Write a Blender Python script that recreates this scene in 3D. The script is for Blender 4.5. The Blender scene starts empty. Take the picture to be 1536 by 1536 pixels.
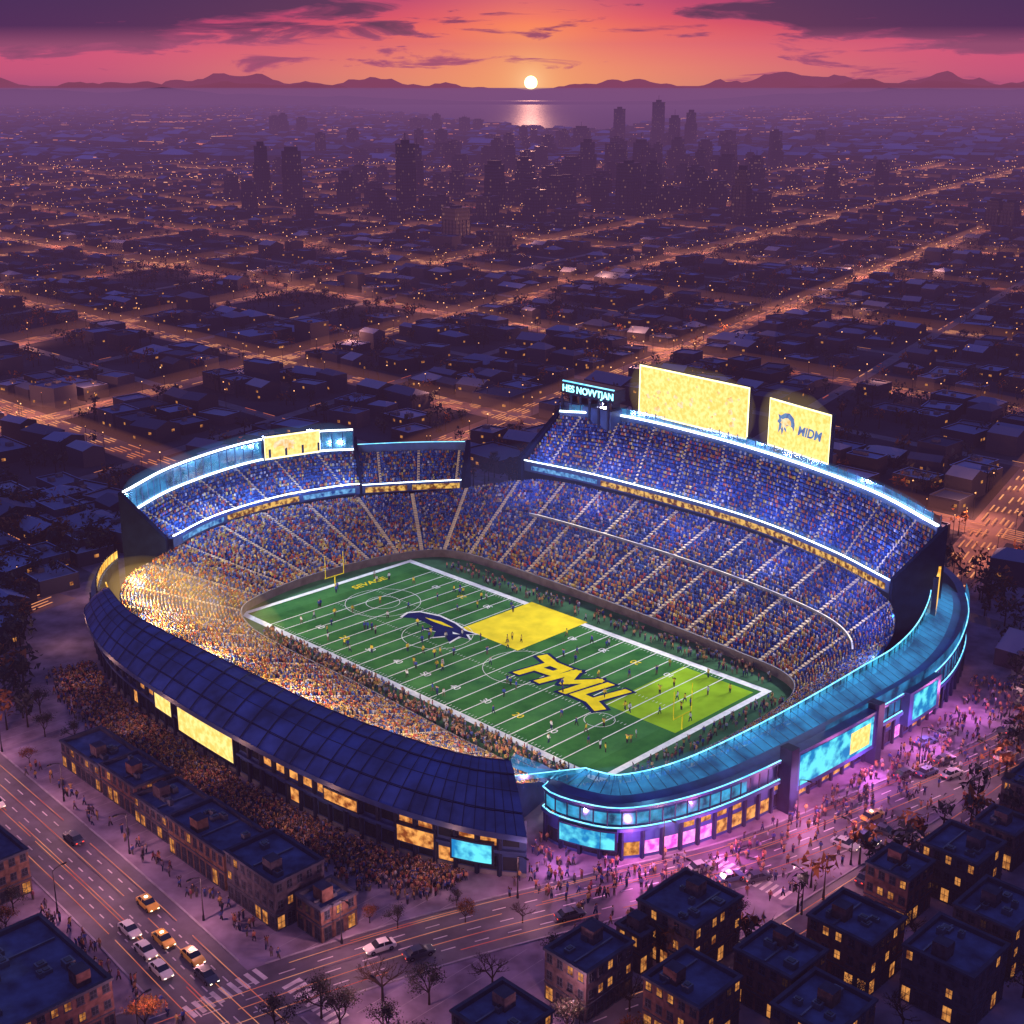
import bpy, math, random, bmesh
import numpy as np
from mathutils import Vector, Matrix, noise as mnoise
R=random.Random(7)
NR=np.random.RandomState(5)
scene=bpy.context.scene
COL=scene.collection
S2=math.sqrt(.5)
def W(a,b,z=0.0): return (-5.5+S2*(a+b), 270+S2*(b-a), z)
def toL(X,Y):
    X+=5.5; Y-=270
    return (S2*(X-Y), S2*(X+Y))

# ------------------------------------------------------------ materials
def newmat(name):
    m=bpy.data.materials.new(name); m.use_nodes=True
    nt=m.node_tree; nt.nodes.clear()
    out=nt.nodes.new("ShaderNodeOutputMaterial")
    return m,nt,out
def mat(name,base,rough=.7,var=.25,scale=.5,bump=.0,emit=None,es=0,metal=0,attr=None,spec=.4):
    m,nt,out=newmat(name)
    if attr:
        d=nt.nodes.new("ShaderNodeBsdfDiffuse"); at=nt.nodes.new("ShaderNodeAttribute"); at.attribute_name=attr
        nt.links.new(at.outputs["Color"],d.inputs[0]); nt.links.new(d.outputs[0],out.inputs[0])
        return m
    geo=nt.nodes.new("ShaderNodeNewGeometry")
    n=nt.nodes.new("ShaderNodeTexNoise"); n.inputs["Scale"].default_value=scale; n.inputs["Detail"].default_value=3
    nt.links.new(geo.outputs["Position"],n.inputs["Vector"])
    mr=nt.nodes.new("ShaderNodeMapRange"); mr.inputs["From Min"].default_value=.3; mr.inputs["From Max"].default_value=.7
    mr.inputs["To Min"].default_value=1-var; mr.inputs["To Max"].default_value=1+var
    nt.links.new(n.outputs["Fac"],mr.inputs["Value"])
    vm=nt.nodes.new("ShaderNodeVectorMath"); vm.operation='SCALE'
    vm.inputs[0].default_value=base[:3]
    nt.links.new(mr.outputs[0],vm.inputs["Scale"])
    if rough>=.75 and not emit:
        d=nt.nodes.new("ShaderNodeBsdfDiffuse"); nt.links.new(vm.outputs[0],d.inputs[0]); nt.links.new(d.outputs[0],out.inputs[0]); return m
    p=nt.nodes.new("ShaderNodeBsdfPrincipled")
    p.inputs["Roughness"].default_value=rough; p.inputs["Metallic"].default_value=metal
    p.inputs["Specular IOR Level"].default_value=spec
    nt.links.new(p.outputs[0],out.inputs[0])
    nt.links.new(vm.outputs[0],p.inputs["Base Color"])
    if bump>0:
        b=nt.nodes.new("ShaderNodeBump"); b.inputs["Strength"].default_value=bump; b.inputs["Distance"].default_value=.1
        nt.links.new(n.outputs["Fac"],b.inputs["Height"]); nt.links.new(b.outputs[0],p.inputs["Normal"])
    if emit:
        p.inputs["Emission Color"].default_value=(*emit,1); p.inputs["Emission Strength"].default_value=es
    return m
def emis(name,c1,c2,s,scale=.6,sample=True,contrast=(.35,.65),detail=3):
    m,nt,out=newmat(name)
    geo=nt.nodes.new("ShaderNodeNewGeometry")
    n=nt.nodes.new("ShaderNodeTexNoise"); n.inputs["Scale"].default_value=scale; n.inputs["Detail"].default_value=detail
    nt.links.new(geo.outputs["Position"],n.inputs["Vector"])
    cr=nt.nodes.new("ShaderNodeValToRGB"); cr.color_ramp.elements[0].position=contrast[0]; cr.color_ramp.elements[1].position=contrast[1]
    cr.color_ramp.elements[0].color=(*c1,1); cr.color_ramp.elements[1].color=(*c2,1)
    nt.links.new(n.outputs["Fac"],cr.inputs[0])
    e=nt.nodes.new("ShaderNodeEmission"); e.inputs["Strength"].default_value=s
    nt.links.new(cr.outputs[0],e.inputs[0]); nt.links.new(e.outputs[0],out.inputs[0])
    if not sample: m.cycles.emission_sampling='NONE'
    return m
M={}
M['navy']=mat('navy_panel',(.026,.052,.17),.45,.3,.35,.1)
M['navyroof']=mat('navy_roof_metal',(.045,.085,.25),.5,.55,.18,.15)
M['navydark']=mat('dark_steel',(.012,.019,.055),.6,spec=.2)
M['fin']=mat('dark_fin',(.006,.010,.032),.85)
M['seam']=mat('roof_seam',(.008,.014,.05),.5)
M['seat']=mat('blue_seats',(.03,.06,.24),.8,.35,1.5)
M['conc']=mat('concrete',(.2,.19,.22),.85,.25,.6)
M['aisle']=mat('glowing_aisle',(.42,.34,.25),.8,.2,1,emit=(1,.60,.34),es=.16)  # faint emission in the treads stands in for step lights
M['wallin']=mat('pitch_wall',(.12,.09,.1),.8)
M['crowd']=mat('crowd_clothes',(.5,.5,.5),attr='Col')
M['ledw']=emis('led_white_blue',(.6,.82,1),(.9,.97,1),6,.3)
M['ledm']=emis('led_rail',(.35,.35,.6),(1,.85,.7),1.8,.35)
M['ledc']=emis('led_cyan',(.1,.55,1),(.3,.8,1),2.2,.5)
M['ribbon']=emis('ribbon_board_yellow',(.16,.05,.01),(1,.58,.12),.95,.9,contrast=(.42,.6))
M['ribbonb']=emis('ribbon_board_blue',(.01,.06,.3),(.2,.55,1),.9,.8)
M['scry']=emis('screen_yellow',(1,.58,.12),(1,.82,.28),1.35,.9,contrast=(.38,.62),detail=8)
M['scrc']=emis('screen_cyan',(.01,.22,.55),(.15,.85,1),1.15,.35,contrast=(.42,.58))
M['shopo']=emis('shop_window_orange',(.22,.05,.01),(1,.42,.10),1.2,.9)
M['shopp']=emis('shop_window_pink',(.6,.05,.5),(1,.35,.75),1.8,.8)
M['winlit']=emis('lit_window',(.18,.045,.01),(1,.40,.09),.8,.9,sample=False)
M['gold']=emis('golden_glass',(.7,.28,.02),(1,.66,.14),1.6,.5)
M['text_navy']=mat('paint_navy',(.01,.02,.09),.8,.2)
M['text_yel']=mat('paint_yellow',(.85,.66,.02),.8,.1)
M['white']=mat('white_paint',(.78,.76,.74),.8,.12,.8)
M['yellow']=mat('yellow_tarp',(.88,.68,.03),.8,.13,.25)
M['lime']=mat('lime_paint',(.26,.44,.02),.8,.4,.1)
M['asph']=mat('asphalt',(.085,.07,.10),.6,.35,.25,.1)
M['pave']=mat('pavement',(.19,.15,.22),.8,.4,.22,.1)
M['kerb']=mat('kerb',(.28,.25,.30),.8)
M['mark']=mat('road_paint',(.55,.48,.5),.8)
M['trailo']=emis('tail_light_trail',(.7,.10,.06),(1,.42,.2),.75,.12,sample=False)
M['citytrail']=emis('city_traffic_glow',(.5,.09,.05),(1,.42,.17),1.15,.014,sample=False)  # glowing ribbons for traffic, also standing in for the street glow
M['lamp']=emis('lamp_head',(1,.38,.14),(1,.5,.22),3.5,1,sample=False)
M['pole']=mat('lamp_pole',(.03,.03,.035),.8)
M['leaf']=mat('foliage',(.05,.04,.03),attr='Col')
M['citywall']=mat('city_walls',(.06,.05,.07),attr='Col')
M['metal']=mat('rooftop_metal',(.12,.13,.17),.45,metal=.5)
M['glassdark']=mat('dark_glass',(.012,.018,.03),.15,spec=.6)
M['tyre']=mat('tyre',(.01,.01,.01),.8)
M['head']=emis('headlight',(1,.8,.5),(1,.9,.7),6,1,sample=False)
M['tail']=emis('taillight',(1,.03,.02),(1,.08,.04),3,1,sample=False)
M['ledy']=emis('led_yellow',(1,.8,.3),(1,.9,.5),3,.3)
def glassmat(name,col,es,alpha,scale=.25):
    m,nt,out=newmat(name)
    geo=nt.nodes.new("ShaderNodeNewGeometry")
    n=nt.nodes.new("ShaderNodeTexNoise"); n.inputs["Scale"].default_value=scale; n.inputs["Detail"].default_value=5
    nt.links.new(geo.outputs["Position"],n.inputs["Vector"])
    e=nt.nodes.new("ShaderNodeEmission"); e.inputs[0].default_value=(*col,1)
    mr=nt.nodes.new("ShaderNodeMapRange"); mr.inputs["From Min"].default_value=.35; mr.inputs["From Max"].default_value=.65
    mr.inputs["To Min"].default_value=es*.15; mr.inputs["To Max"].default_value=es*1.6
    nt.links.new(n.outputs["Fac"],mr.inputs["Value"]); nt.links.new(mr.outputs[0],e.inputs[1])
    g=nt.nodes.new("ShaderNodeBsdfGlossy"); g.inputs["Roughness"].default_value=.12; g.inputs[0].default_value=(.4,.6,.8,1)
    t=nt.nodes.new("ShaderNodeBsdfTransparent"); t.inputs[0].default_value=(.7,.85,1,1)
    a1=nt.nodes.new("ShaderNodeMixShader"); a1.inputs[0].default_value=.3
    nt.links.new(e.outputs[0],a1.inputs[1]); nt.links.new(g.outputs[0],a1.inputs[2])
    a2=nt.nodes.new("ShaderNodeMixShader"); a2.inputs[0].default_value=alpha
    nt.links.new(t.outputs[0],a2.inputs[1]); nt.links.new(a1.outputs[0],a2.inputs[2])
    nt.links.new(a2.outputs[0],out.inputs[0])
    return m
M['glass']=glassmat('lit_blue_glass',(.04,.38,.80),.9,.6)
M['glass2']=glassmat('lit_cyan_glass',(.05,.55,.9),1.1,.75,.4)
M['glassroof']=glassmat('lit_glass_canopy',(.03,.34,.70),.85,.6,.2)
def glow(name,col,e,sig=0.0):
    """glow volume standing in for bloom and scattered light: constant emission (and optional absorption) per metre"""
    m,nt,out=newmat(name)
    em=nt.nodes.new("ShaderNodeEmission"); em.inputs[0].default_value=(*col,1); em.inputs[1].default_value=e
    if sig>0:
        ab=nt.nodes.new("ShaderNodeVolumeAbsorption"); ab.inputs[0].default_value=(0,0,0,1); ab.inputs[1].default_value=sig
        ad=nt.nodes.new("ShaderNodeAddShader"); nt.links.new(ab.outputs[0],ad.inputs[0]); nt.links.new(em.outputs[0],ad.inputs[1]); nt.links.new(ad.outputs[0],out.inputs["Volume"])
    else: nt.links.new(em.outputs[0],out.inputs["Volume"])
    m.cycles.emission_sampling='NONE'
    M[name]=m

# ------------------------------------------------------------ mesh helpers
class MB:
    def __init__(s): s.v=[]; s.f=[]; s.m=[]; s.mats=[]; s.c=[]
    def mi(s,m):
        if m not in s.mats: s.mats.append(m)
        return s.mats.index(m)
    def face(s,pts,m,c=None):
        n=len(s.v); s.v+=list(pts); s.f.append(tuple(range(n,n+len(pts)))); s.m.append(s.mi(m)); s.c.append(c or (0.05,.05,.05))
    def pop(s,k=4):
        s.f.pop(); s.m.pop(); s.c.pop(); s.v=s.v[:-k] if len(s.v)<4000 else (s.v.__delitem__(slice(-k,None)) or s.v)
    def hexa(s,lo,hi,m,top=None,bottom=False,c=None,ct=None):
        for i in range(4):
            j=(i+1)%4
            s.face([lo[i],lo[j],hi[j],hi[i]],m,c)
        s.face(hi,top or m,ct or c)
        if bottom: s.face(lo[::-1],m,c)
    def box(s,a0,a1,b0,b1,z0,z1,m,top=None,c=None,ct=None,bottom=False):
        lo=[W(a0,b0,z0),W(a1,b0,z0),W(a1,b1,z0),W(a0,b1,z0)]
        hi=[W(a0,b0,z1),W(a1,b0,z1),W(a1,b1,z1),W(a0,b1,z1)]
        s.hexa(lo,hi,m,top,bottom,c,ct)
    def make(s,name,parent=None,col=False,weld=False):
        me=bpy.data.meshes.new(name); me.from_pydata(s.v,[],s.f)
        for k in s.mats: me.materials.append(M[k])
        me.polygons.foreach_set("material_index",s.m)
        if col:
            at=me.color_attributes.new("Col","FLOAT_COLOR","CORNER")
            arr=np.ones((len(me.loops),4),dtype=np.float32)
            cc=np.array(s.c,dtype=np.float32); ln=np.array([len(f) for f in s.f])
            arr[:,:3]=np.repeat(cc,ln,axis=0)
            at.data.foreach_set("color",arr.ravel())
        if weld:
            bm=bmesh.new(); bm.from_mesh(me); bmesh.ops.remove_doubles(bm,verts=bm.verts,dist=.001); bmesh.ops.recalc_face_normals(bm,faces=bm.faces); bm.to_mesh(me); bm.free()
        me.update()
        o=bpy.data.objects.new(name,me); COL.objects.link(o)
        if parent: o.parent=parent
        return o
def empty(name,loc=(0,0,0)):
    o=bpy.data.objects.new(name,None); COL.objects.link(o); o.location=loc; return o
def tri_mesh(name,verts,tris,cols,matname):
    me=bpy.data.meshes.new(name)
    me.vertices.add(len(verts)); me.vertices.foreach_set("co",np.asarray(verts,dtype=np.float32).ravel())
    nt=len(tris)
    me.loops.add(nt*3); me.loops.foreach_set("vertex_index",np.asarray(tris,dtype=np.int32).ravel())
    me.polygons.add(nt); me.polygons.foreach_set("loop_start",np.arange(0,nt*3,3,dtype=np.int32))
    try: me.polygons.foreach_set("loop_total",np.full(nt,3,dtype=np.int32))
    except Exception: pass
    me.update(calc_edges=True)
    at=me.color_attributes.new("Col","FLOAT_COLOR","POINT")
    arr=np.ones((len(verts),4),dtype=np.float32); arr[:,:3]=cols
    at.data.foreach_set("color",arr.ravel())
    me.materials.append(M[matname]); me.validate()
    o=bpy.data.objects.new(name,me); COL.objects.link(o)
    return o
def scatter(tv,tt,pos,yaw,scale,colfn):
    n=len(pos); k=len(tv)
    c,s=np.cos(yaw),np.sin(yaw)
    x=tv[None,:,0]*c[:,None]-tv[None,:,1]*s[:,None]
    y=tv[None,:,0]*s[:,None]+tv[None,:,1]*c[:,None]
    z=np.repeat(tv[None,:,2],n,0)
    v=np.stack([x,y,z],2)*scale[:,None,None]+pos[:,None,:]
    t=(tt[None]+(np.arange(n)*k)[:,None,None]).reshape(-1,3)
    return v.reshape(-1,3),t,colfn(n).reshape(-1,3)
def cr(P,t):
    n=len(P)-1; x=min(max(t,0),1)*n; i=min(int(x),n-1); u=x-i
    g=lambda j:P[j] if 0<=j<=n else (tuple(2*P[0][k]-P[1][k] for k in range(len(P[0]))) if j<0 else tuple(2*P[n][k]-P[n-1][k] for k in range(len(P[0]))))
    p0,p1,p2,p3=g(i-1),g(i),g(i+1),g(i+2)
    return tuple(.5*((2*p1[k])+(-p0[k]+p2[k])*u+(2*p0[k]-5*p1[k]+4*p2[k]-p3[k])*u*u+(-p0[k]+3*p1[k]-3*p2[k]+p3[k])*u**3) for k in range(len(p1)))
class Ring:
    def __init__(s,P,n=600):
        q=[cr(P,i/n) for i in range(n+1)]
        d=[0]
        for i in range(n): d.append(d[-1]+math.dist(q[i][:2],q[i+1][:2]))
        s.q=q; s.d=d; s.len=d[-1]
    def at(s,t,off=0.0):
        x=min(max(t,0),1)*s.len
        lo,hi=0,len(s.d)-1
        while hi-lo>1:
            m=(lo+hi)//2
            if s.d[m]<=x: lo=m
            else: hi=m
        u=(x-s.d[lo])/max(1e-9,s.d[hi]-s.d[lo])
        p=[s.q[lo][k]*(1-u)+s.q[hi][k]*u for k in range(len(s.q[0]))]
        i0=max(0,lo-3); i1=min(len(s.q)-1,hi+3)
        tx,ty=s.q[i1][0]-s.q[i0][0],s.q[i1][1]-s.q[i0][1]; l=math.hypot(tx,ty) or 1
        nx,ny=ty/l,-tx/l
        if nx*(p[0]+5)+ny*(p[1]-3)<0: nx,ny=-nx,-ny
        p[0]+=nx*off; p[1]+=ny*off
        return p
    def near(s,a,b):
        k=min(range(len(s.q)),key=lambda i:(s.q[i][0]-a)**2+(s.q[i][1]-b)**2)
        return s.d[k]/s.len
def strip(mb,ring,t0,t1,z0,z1,off,m,n=None,off1=None):
    n=n or max(1,int(abs(t1-t0)*ring.len/2.0)); off1=off if off1 is None else off1
    zf=lambda z,t: z(t) if callable(z) else z
    for i in range(n):
        ta=t0+(t1-t0)*i/n; tb=t0+(t1-t0)*(i+1)/n
        A=ring.at(ta,off);B=ring.at(tb,off);C=ring.at(tb,off1);D=ring.at(ta,off1)
        mb.face([W(A[0],A[1],zf(z0,ta)),W(B[0],B[1],zf(z0,tb)),W(C[0],C[1],zf(z1,tb)),W(D[0],D[1],zf(z1,ta))],m)
def slab(mb,ring,t0,t1,z0,z1,o0,o1,m,n=None):
    strip(mb,ring,t0,t1,z0,z1,o0,m,n); strip(mb,ring,t0,t1,z0,z1,o1,m,n)
    strip(mb,ring,t0,t1,z1,z1,o0,m,n,o1); strip(mb,ring,t0,t1,z0,z0,o0,m,n,o1)
    for t in (t0,t1):
        zf=lambda z: z(t) if callable(z) else z
        A=ring.at(t,o0);B=ring.at(t,o1)
        mb.face([W(A[0],A[1],zf(z0)),W(B[0],B[1],zf(z0)),W(B[0],B[1],zf(z1)),W(A[0],A[1],zf(z1))],m)
def tube(mb,pts,rx,rz,m,k=10):
    """closed soft tube (world points) used for added glow volumes"""
    n=len(pts); rings=[]
    for i,p in enumerate(pts):
        p0=pts[max(0,i-1)];p1=pts[min(n-1,i+1)]; dx,dy=p1[0]-p0[0],p1[1]-p0[1]; l=math.hypot(dx,dy) or 1; nx,ny=-dy/l,dx/l
        sc=min(1,.35+min(i,n-1-i)*.4)
        rings.append([(p[0]+nx*rx*sc*math.cos(2*math.pi*j/k),p[1]+ny*rx*sc*math.cos(2*math.pi*j/k),p[2]+rz*sc*math.sin(2*math.pi*j/k)) for j in range(k)])
    b=len(mb.v)
    for r in rings: mb.v+=r
    mi=mb.mi(m)
    for i in range(n-1):
        for j in range(k):
            mb.f.append((b+i*k+j,b+i*k+(j+1)%k,b+(i+1)*k+(j+1)%k,b+(i+1)*k+j)); mb.m.append(mi); mb.c.append((0,0,0))
    mb.f.append(tuple(b+j for j in range(k))[::-1]); mb.m.append(mi); mb.c.append((0,0,0))
    mb.f.append(tuple(b+(n-1)*k+j for j in range(k))); mb.m.append(mi); mb.c.append((0,0,0))

# ============================================================ STADIUM
ST=empty("football_stadium",W(0,0,0))
def par(o,p=ST):
    o.parent=p; o.matrix_parent_inverse=Matrix.Translation(-Vector(p.location))
    return o
BP=[(53,-35,57,-52,9.0),(30,-35,34,-57,9.6),(0,-33.5,0,-59,9.8),(-30,-33,-34,-60,9.8),(-46,-31,-56,-56,9.8),(-56,-25,-72,-46,9.8),(-60,-12,-79,-30,10.8),
    (-61,0,-84.5,-9,12),(-60,14,-84,11,12),(-57.5,25,-77.5,29,12),(-54,32,-67,46,12),(-49,35.5,-60,60,12.6),(-40,37,-50,70,14),(-20,37.3,-25,73.5,14),(10,36.5,12,73,14),(40,34.5,44,67,14),(56,32,64,57,13.6),
    (62.5,24,73,42,11),(64,8,75,13,7.5),(64,-10,74,-10,7),(63,-24,70,-28,7),(58,-33,62.5,-41,7)]
NB=len(BP)-1
def bowl(t,f):
    q=cr(BP,t)
    return q[0]*(1-f)+q[2]*f, q[1]*(1-f)+q[3]*f, 1.3+(q[4]-1.3)*f
ROWS=34; NT=300
def profile_rows(pos,rows,nt,t0,t1,mb,m='seat'):
    for r in range(rows):
        f0=r/rows; f1=(r+1)/rows
        for i in range(nt):
            ta=t0+(t1-t0)*i/nt; tb=t0+(t1-t0)*(i+1)/nt
            A=pos(ta,f0);B=pos(tb,f0);C=pos(tb,f1);D=pos(ta,f1)
            mb.face([W(A[0],A[1],A[2]),W(B[0],B[1],B[2]),W(C[0],C[1],B[2]),W(D[0],D[1],A[2])],m)
            mb.face([W(D[0],D[1],A[2]),W(C[0],C[1],B[2]),W(C[0],C[1],C[2]),W(D[0],D[1],D[2])],m)
def aisles(pos,rows,t0,t1,spacing,mb,w=.5,dz=.22):
    L=0;prev=pos(t0,.6);N=800; nxt=spacing*.5; out=[]
    for i in range(1,N+1):
        t=t0+(t1-t0)*i/N; p=pos(t,.6); L+=math.dist(p[:2],prev[:2]); prev=p
        if L>nxt: out.append(t); nxt+=spacing
    for t in out:
        for r in range(rows):
            fa=r/rows; fb=(r+1)/rows
            A=pos(t,fa);B=pos(t,fb); A2=pos(min(1,t+.002),fa)
            tx,ty=A2[0]-A[0],A2[1]-A[1]; l=math.hypot(tx,ty) or 1; tx*=w/l; ty*=w/l
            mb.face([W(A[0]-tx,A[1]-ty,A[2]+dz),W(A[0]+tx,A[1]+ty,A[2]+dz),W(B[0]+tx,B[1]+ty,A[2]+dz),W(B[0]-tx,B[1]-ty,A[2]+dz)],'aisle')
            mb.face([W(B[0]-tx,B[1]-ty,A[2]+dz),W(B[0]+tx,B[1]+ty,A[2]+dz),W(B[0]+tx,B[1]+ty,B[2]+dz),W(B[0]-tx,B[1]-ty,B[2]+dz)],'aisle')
    return out
mb=MB()
profile_rows(bowl,ROWS,NT,0,1,mb)
for i in range(NT):
    ta=i/NT;tb=(i+1)/NT
    A=bowl(ta,0);B=bowl(tb,0)
    mb.face([W(A[0],A[1],0),W(B[0],B[1],0),W(B[0],B[1],2.1),W(A[0],A[1],2.1)],'wallin')
    A2=bowl(ta,.012);B2=bowl(tb,.012)
    mb.face([W(A[0],A[1],2.1),W(B[0],B[1],2.1),W(B2[0],B2[1],2.1),W(A2[0],A2[1],2.1)],'conc')
for t in (0,1):
    A=bowl(t,0);B=bowl(t,1)
    mb.face([W(A[0],A[1],0),W(B[0],B[1],0),W(B[0],B[1],B[2]+1),W(A[0],A[1],2.3)],'navy')
par(mb.make("lower_bowl"))
mb=MB()
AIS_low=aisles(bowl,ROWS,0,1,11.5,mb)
UF=[(-60,73,-59,86),(-33,76,-40,94.5),(12,75,3,91),(42,68,43,80),(63,59.5,69,66)]
def far(t,f):
    q=cr(UF,t); return q[0]*(1-f)+q[2]*f, q[1]*(1-f)+q[3]*f, 16.4+(28-16.4)*f
UL=[(-78,-30,-83,-38.5),(-85,-13,-94.5,-18),(-87,8,-101,8),(-83.5,25,-98,27),(-81,30,-92,37)]
def left(t,f):
    q=cr(UL,t); return q[0]*(1-f)+q[2]*f, q[1]*(1-f)+q[3]*f, 14.2+(20.5-14.2)*f
UC=[(-80.5,30.5,-91,37.5),(-73,42,-82,50),(-65,53,-72,61)]
def corner(t,f):
    q=cr(UC,t); return q[0]*(1-f)+q[2]*f, q[1]*(1-f)+q[3]*f, 14.2+(20-14.2)*f
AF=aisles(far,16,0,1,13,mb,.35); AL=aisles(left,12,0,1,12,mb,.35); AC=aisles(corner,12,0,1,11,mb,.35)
par(mb.make("aisle_stairs"))
mb=MB()
for fn,rows,nt in ((far,16,90),(left,12,70),(corner,12,24)):
    profile_rows(fn,rows,nt,0,1,mb)
par(mb.make("upper_deck_seating"))
def ringof(fn,f,n=24): return Ring([fn(i/n,f) for i in range(n+1)])
far0,far1=ringof(far,0),ringof(far,1); lef0,lef1=ringof(left,0),ringof(left,1); cor0,cor1=ringof(corner,0),ringof(corner,1)
mb=MB()
strip(mb,far0,0,1,14.3,16.6,-.3,'navy'); strip(mb,far0,0,1,14.3,14.3,-.3,'navydark',None,9)
strip(mb,far0,.02,.2,14.9,16.1,-.42,'ribbonb'); strip(mb,far0,.21,.99,14.75,16.25,-.42,'ribbon')
strip(mb,far0,0,1,16.6,17.3,-.32,'navy')
strip(mb,far1,0,1,0,29.2,1.2,'navydark'); slab(mb,far1,0,1,28,29.3,.05,1.15,'navy')
strip(mb,lef0,0,1,12,14.3,-.3,'navy'); strip(mb,lef0,.35,.72,12.45,13.9,-.42,'ribbon'); strip(mb,lef0,.06,.33,12.5,13.8,-.42,'ribbonb'); strip(mb,lef0,.74,.98,12.5,13.8,-.42,'ribbonb')
strip(mb,lef0,0,1,12,12,-.3,'navydark',None,9)
strip(mb,lef1,0,1,0,20.6,1.0,'navydark'); slab(mb,lef1,0,1,20.3,21.0,.1,1.2,'navy')
slab(mb,lef1,0,1,26.2,26.6,.2,.9,'navy')
strip(mb,cor0,0,1,12,14.3,-.3,'navy'); strip(mb,cor0,.03,.45,12.4,13.9,-.42,'ribbon'); strip(mb,cor0,.5,.98,12.4,13.9,-.42,'ribbon'); strip(mb,cor0,0,1,12,12,-.3,'navydark',None,9)
strip(mb,cor1,0,1,0,22.6,1.0,'navydark'); slab(mb,cor1,0,1,20,22.6,.1,.95,'navy')
def fin(p,q,zlo,ztop0,ztop1,th,dirn,m='fin'):
    (a0,b0),(a1,b1)=p,q; dx,dy=dirn
    lo=[W(a0,b0,zlo),W(a1,b1,zlo),W(a1+dx*th,b1+dy*th,zlo),W(a0+dx*th,b0+dy*th,zlo)]
    hi=[W(a0,b0,ztop0),W(a1,b1,ztop1),W(a1+dx*th,b1+dy*th,ztop1),W(a0+dx*th,b0+dy*th,ztop0)]
    mb.hexa(lo,hi,m)
fin((-78.6,-30.6),(-83.6,-39.2),2,14.6,27.0,1.4,(.5,-.85))
fin((-60.5,72),(-59.5,88),0,18,30,1.4,(-1,0))
fin((63.5,58.5),(70.5,67),0,18.2,30,1.4,(.7,-.7))
fin((-64.5,52.5),(-72.5,62),0,15.5,23,1.2,(.7,.7))
fin((-81.5,30.5),(-93,38),12,15,24.5,.8,(.4,.9))
mb.box(-62,-43,90,99,20,31.2,'navy'); mb.box(-61.6,-43.4,90.2,98,31.2,31.6,'navydark')
for i in range(6): mb.box(-61.7+i*3.5,-61.1+i*3.5,89.6,89.9,22,33.6,'navydark')
mb.box(-62.5,-43,91,96,33.4,37.0,'navydark')
for i in range(5): mb.box(-61+i*4.1,-60.4+i*4.1,92,95,31.5,33.4,'navydark')
for i in range(14):
    A=far1.at(.15+i*.055,3.0); mb.box(A[0]-1.2,A[0]+1.2,A[1]-.8,A[1]+.8,24,29.0+R.uniform(0,.8),'navydark')
par(mb.make("stand_structure"))
mb=MB()
slab(mb,far1,0,1,29.3,29.7,-.1,.45,'ledw'); slab(mb,far0,0,1,17.3,17.55,-.45,-.25,'ledw')
slab(mb,lef0,0,1,14.9,15.15,-.5,-.3,'ledw'); slab(mb,lef1,0,1,21.0,21.35,.0,.45,'ledw'); slab(mb,lef1,0,1,26.6,26.95,.2,.7,'ledw')
slab(mb,cor1,0,1,22.6,22.75,.1,.35,'ledc'); slab(mb,cor0,0,1,14.6,14.8,-.5,-.3,'ledw')
slab(mb,Ring([(-43,91.0),(-53,91.0),(-62.5,91.0)]),0,1,37.0,37.3,-.1,.3,'ledc')
par(mb.make("led_rim_lights"))
mb=MB()
strip(mb,lef1,0,1,21.3,26.2,.55,'glass')
strip(mb,far1,.02,.98,29.7,31.4,.7,'glass')
for i in range(29):
    A=lef1.at(i/28,.6); mb.box(A[0]-.12,A[0]+.12,A[1]-.12,A[1]+.12,21,26.3,'navy')
for i in range(42):
    A=far1.at(i/41,.75); mb.box(A[0]-.1,A[0]+.1,A[1]-.1,A[1]+.1,29.3,31.8,'navy')
par(mb.make("glass_parapet"))
mb=MB()
tF0=12.2/NB; tF1=16.6/NB
mr_=Ring([bowl(tF0+(tF1-tF0)*i/24,.56) for i in range(25)])
for i in range(120):
    A=mr_.at(i/120);B=mr_.at((i+1)/120); A1=mr_.at(i/120,.35);B1=mr_.at((i+1)/120,.35)
    for (P,Q,z0,z1,m) in ((A,B,-.2,.95,'conc'),(A1,B1,-.2,.95,'conc')):
        mb.face([W(P[0],P[1],P[2]+z0),W(Q[0],Q[1],Q[2]+z0),W(Q[0],Q[1],Q[2]+z1),W(P[0],P[1],P[2]+z1)],m)
    mb.face([W(A[0],A[1],A[2]+.95),W(B[0],B[1],B[2]+.95),W(B1[0],B1[1],B[2]+.95),W(A1[0],A1[1],A[2]+.95)],'ledm')
par(mb.make("concourse_railing"))

RO=[(-68,-56.5),(-60,-63),(-38,-70),(-9,-72.3),(23,-72),(45,-69.5),(61,-65),(71,-60)]
RI=[(-66,-54.5),(-57,-57.8),(-40,-61.3),(-11,-61),(20,-60),(41,-57),(52,-54),(58,-50.5)]
def roof(t,f):
    o=cr(RO,t);i=cr(RI,t)
    z=9.4+(14-9.4)*(1-(1-f)**1.7)
    ramp=min(1,t/.12)
    z=8.5+(z-8.5)*(.55+.45*ramp)
    return o[0]*(1-f)+i[0]*f, o[1]*(1-f)+i[1]*f, z
mb=MB()
NTt=132
for r in range(8):
    for i in range(NTt):
        q=[roof(i/NTt,r/8),roof((i+1)/NTt,r/8),roof((i+1)/NTt,(r+1)/8),roof(i/NTt,(r+1)/8)]
        dz=(.16 if r in(2,3,6) else 0)+(.06 if (i//3)%2 else 0)
        mb.face([W(*(x[0],x[1],x[2]+dz)) for x in q],'navyroof')
        mb.face([W(*(x[0],x[1],x[2]-.7)) for x in q],'navydark')
for i in range(NTt):
    for f in (0,1):
        A=roof(i/NTt,f);B=roof((i+1)/NTt,f)
        mb.face([W(A[0],A[1],A[2]-.75),W(B[0],B[1],B[2]-.75),W(B[0],B[1],B[2]+.25),W(A[0],A[1],A[2]+.25)],'navy')
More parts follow.
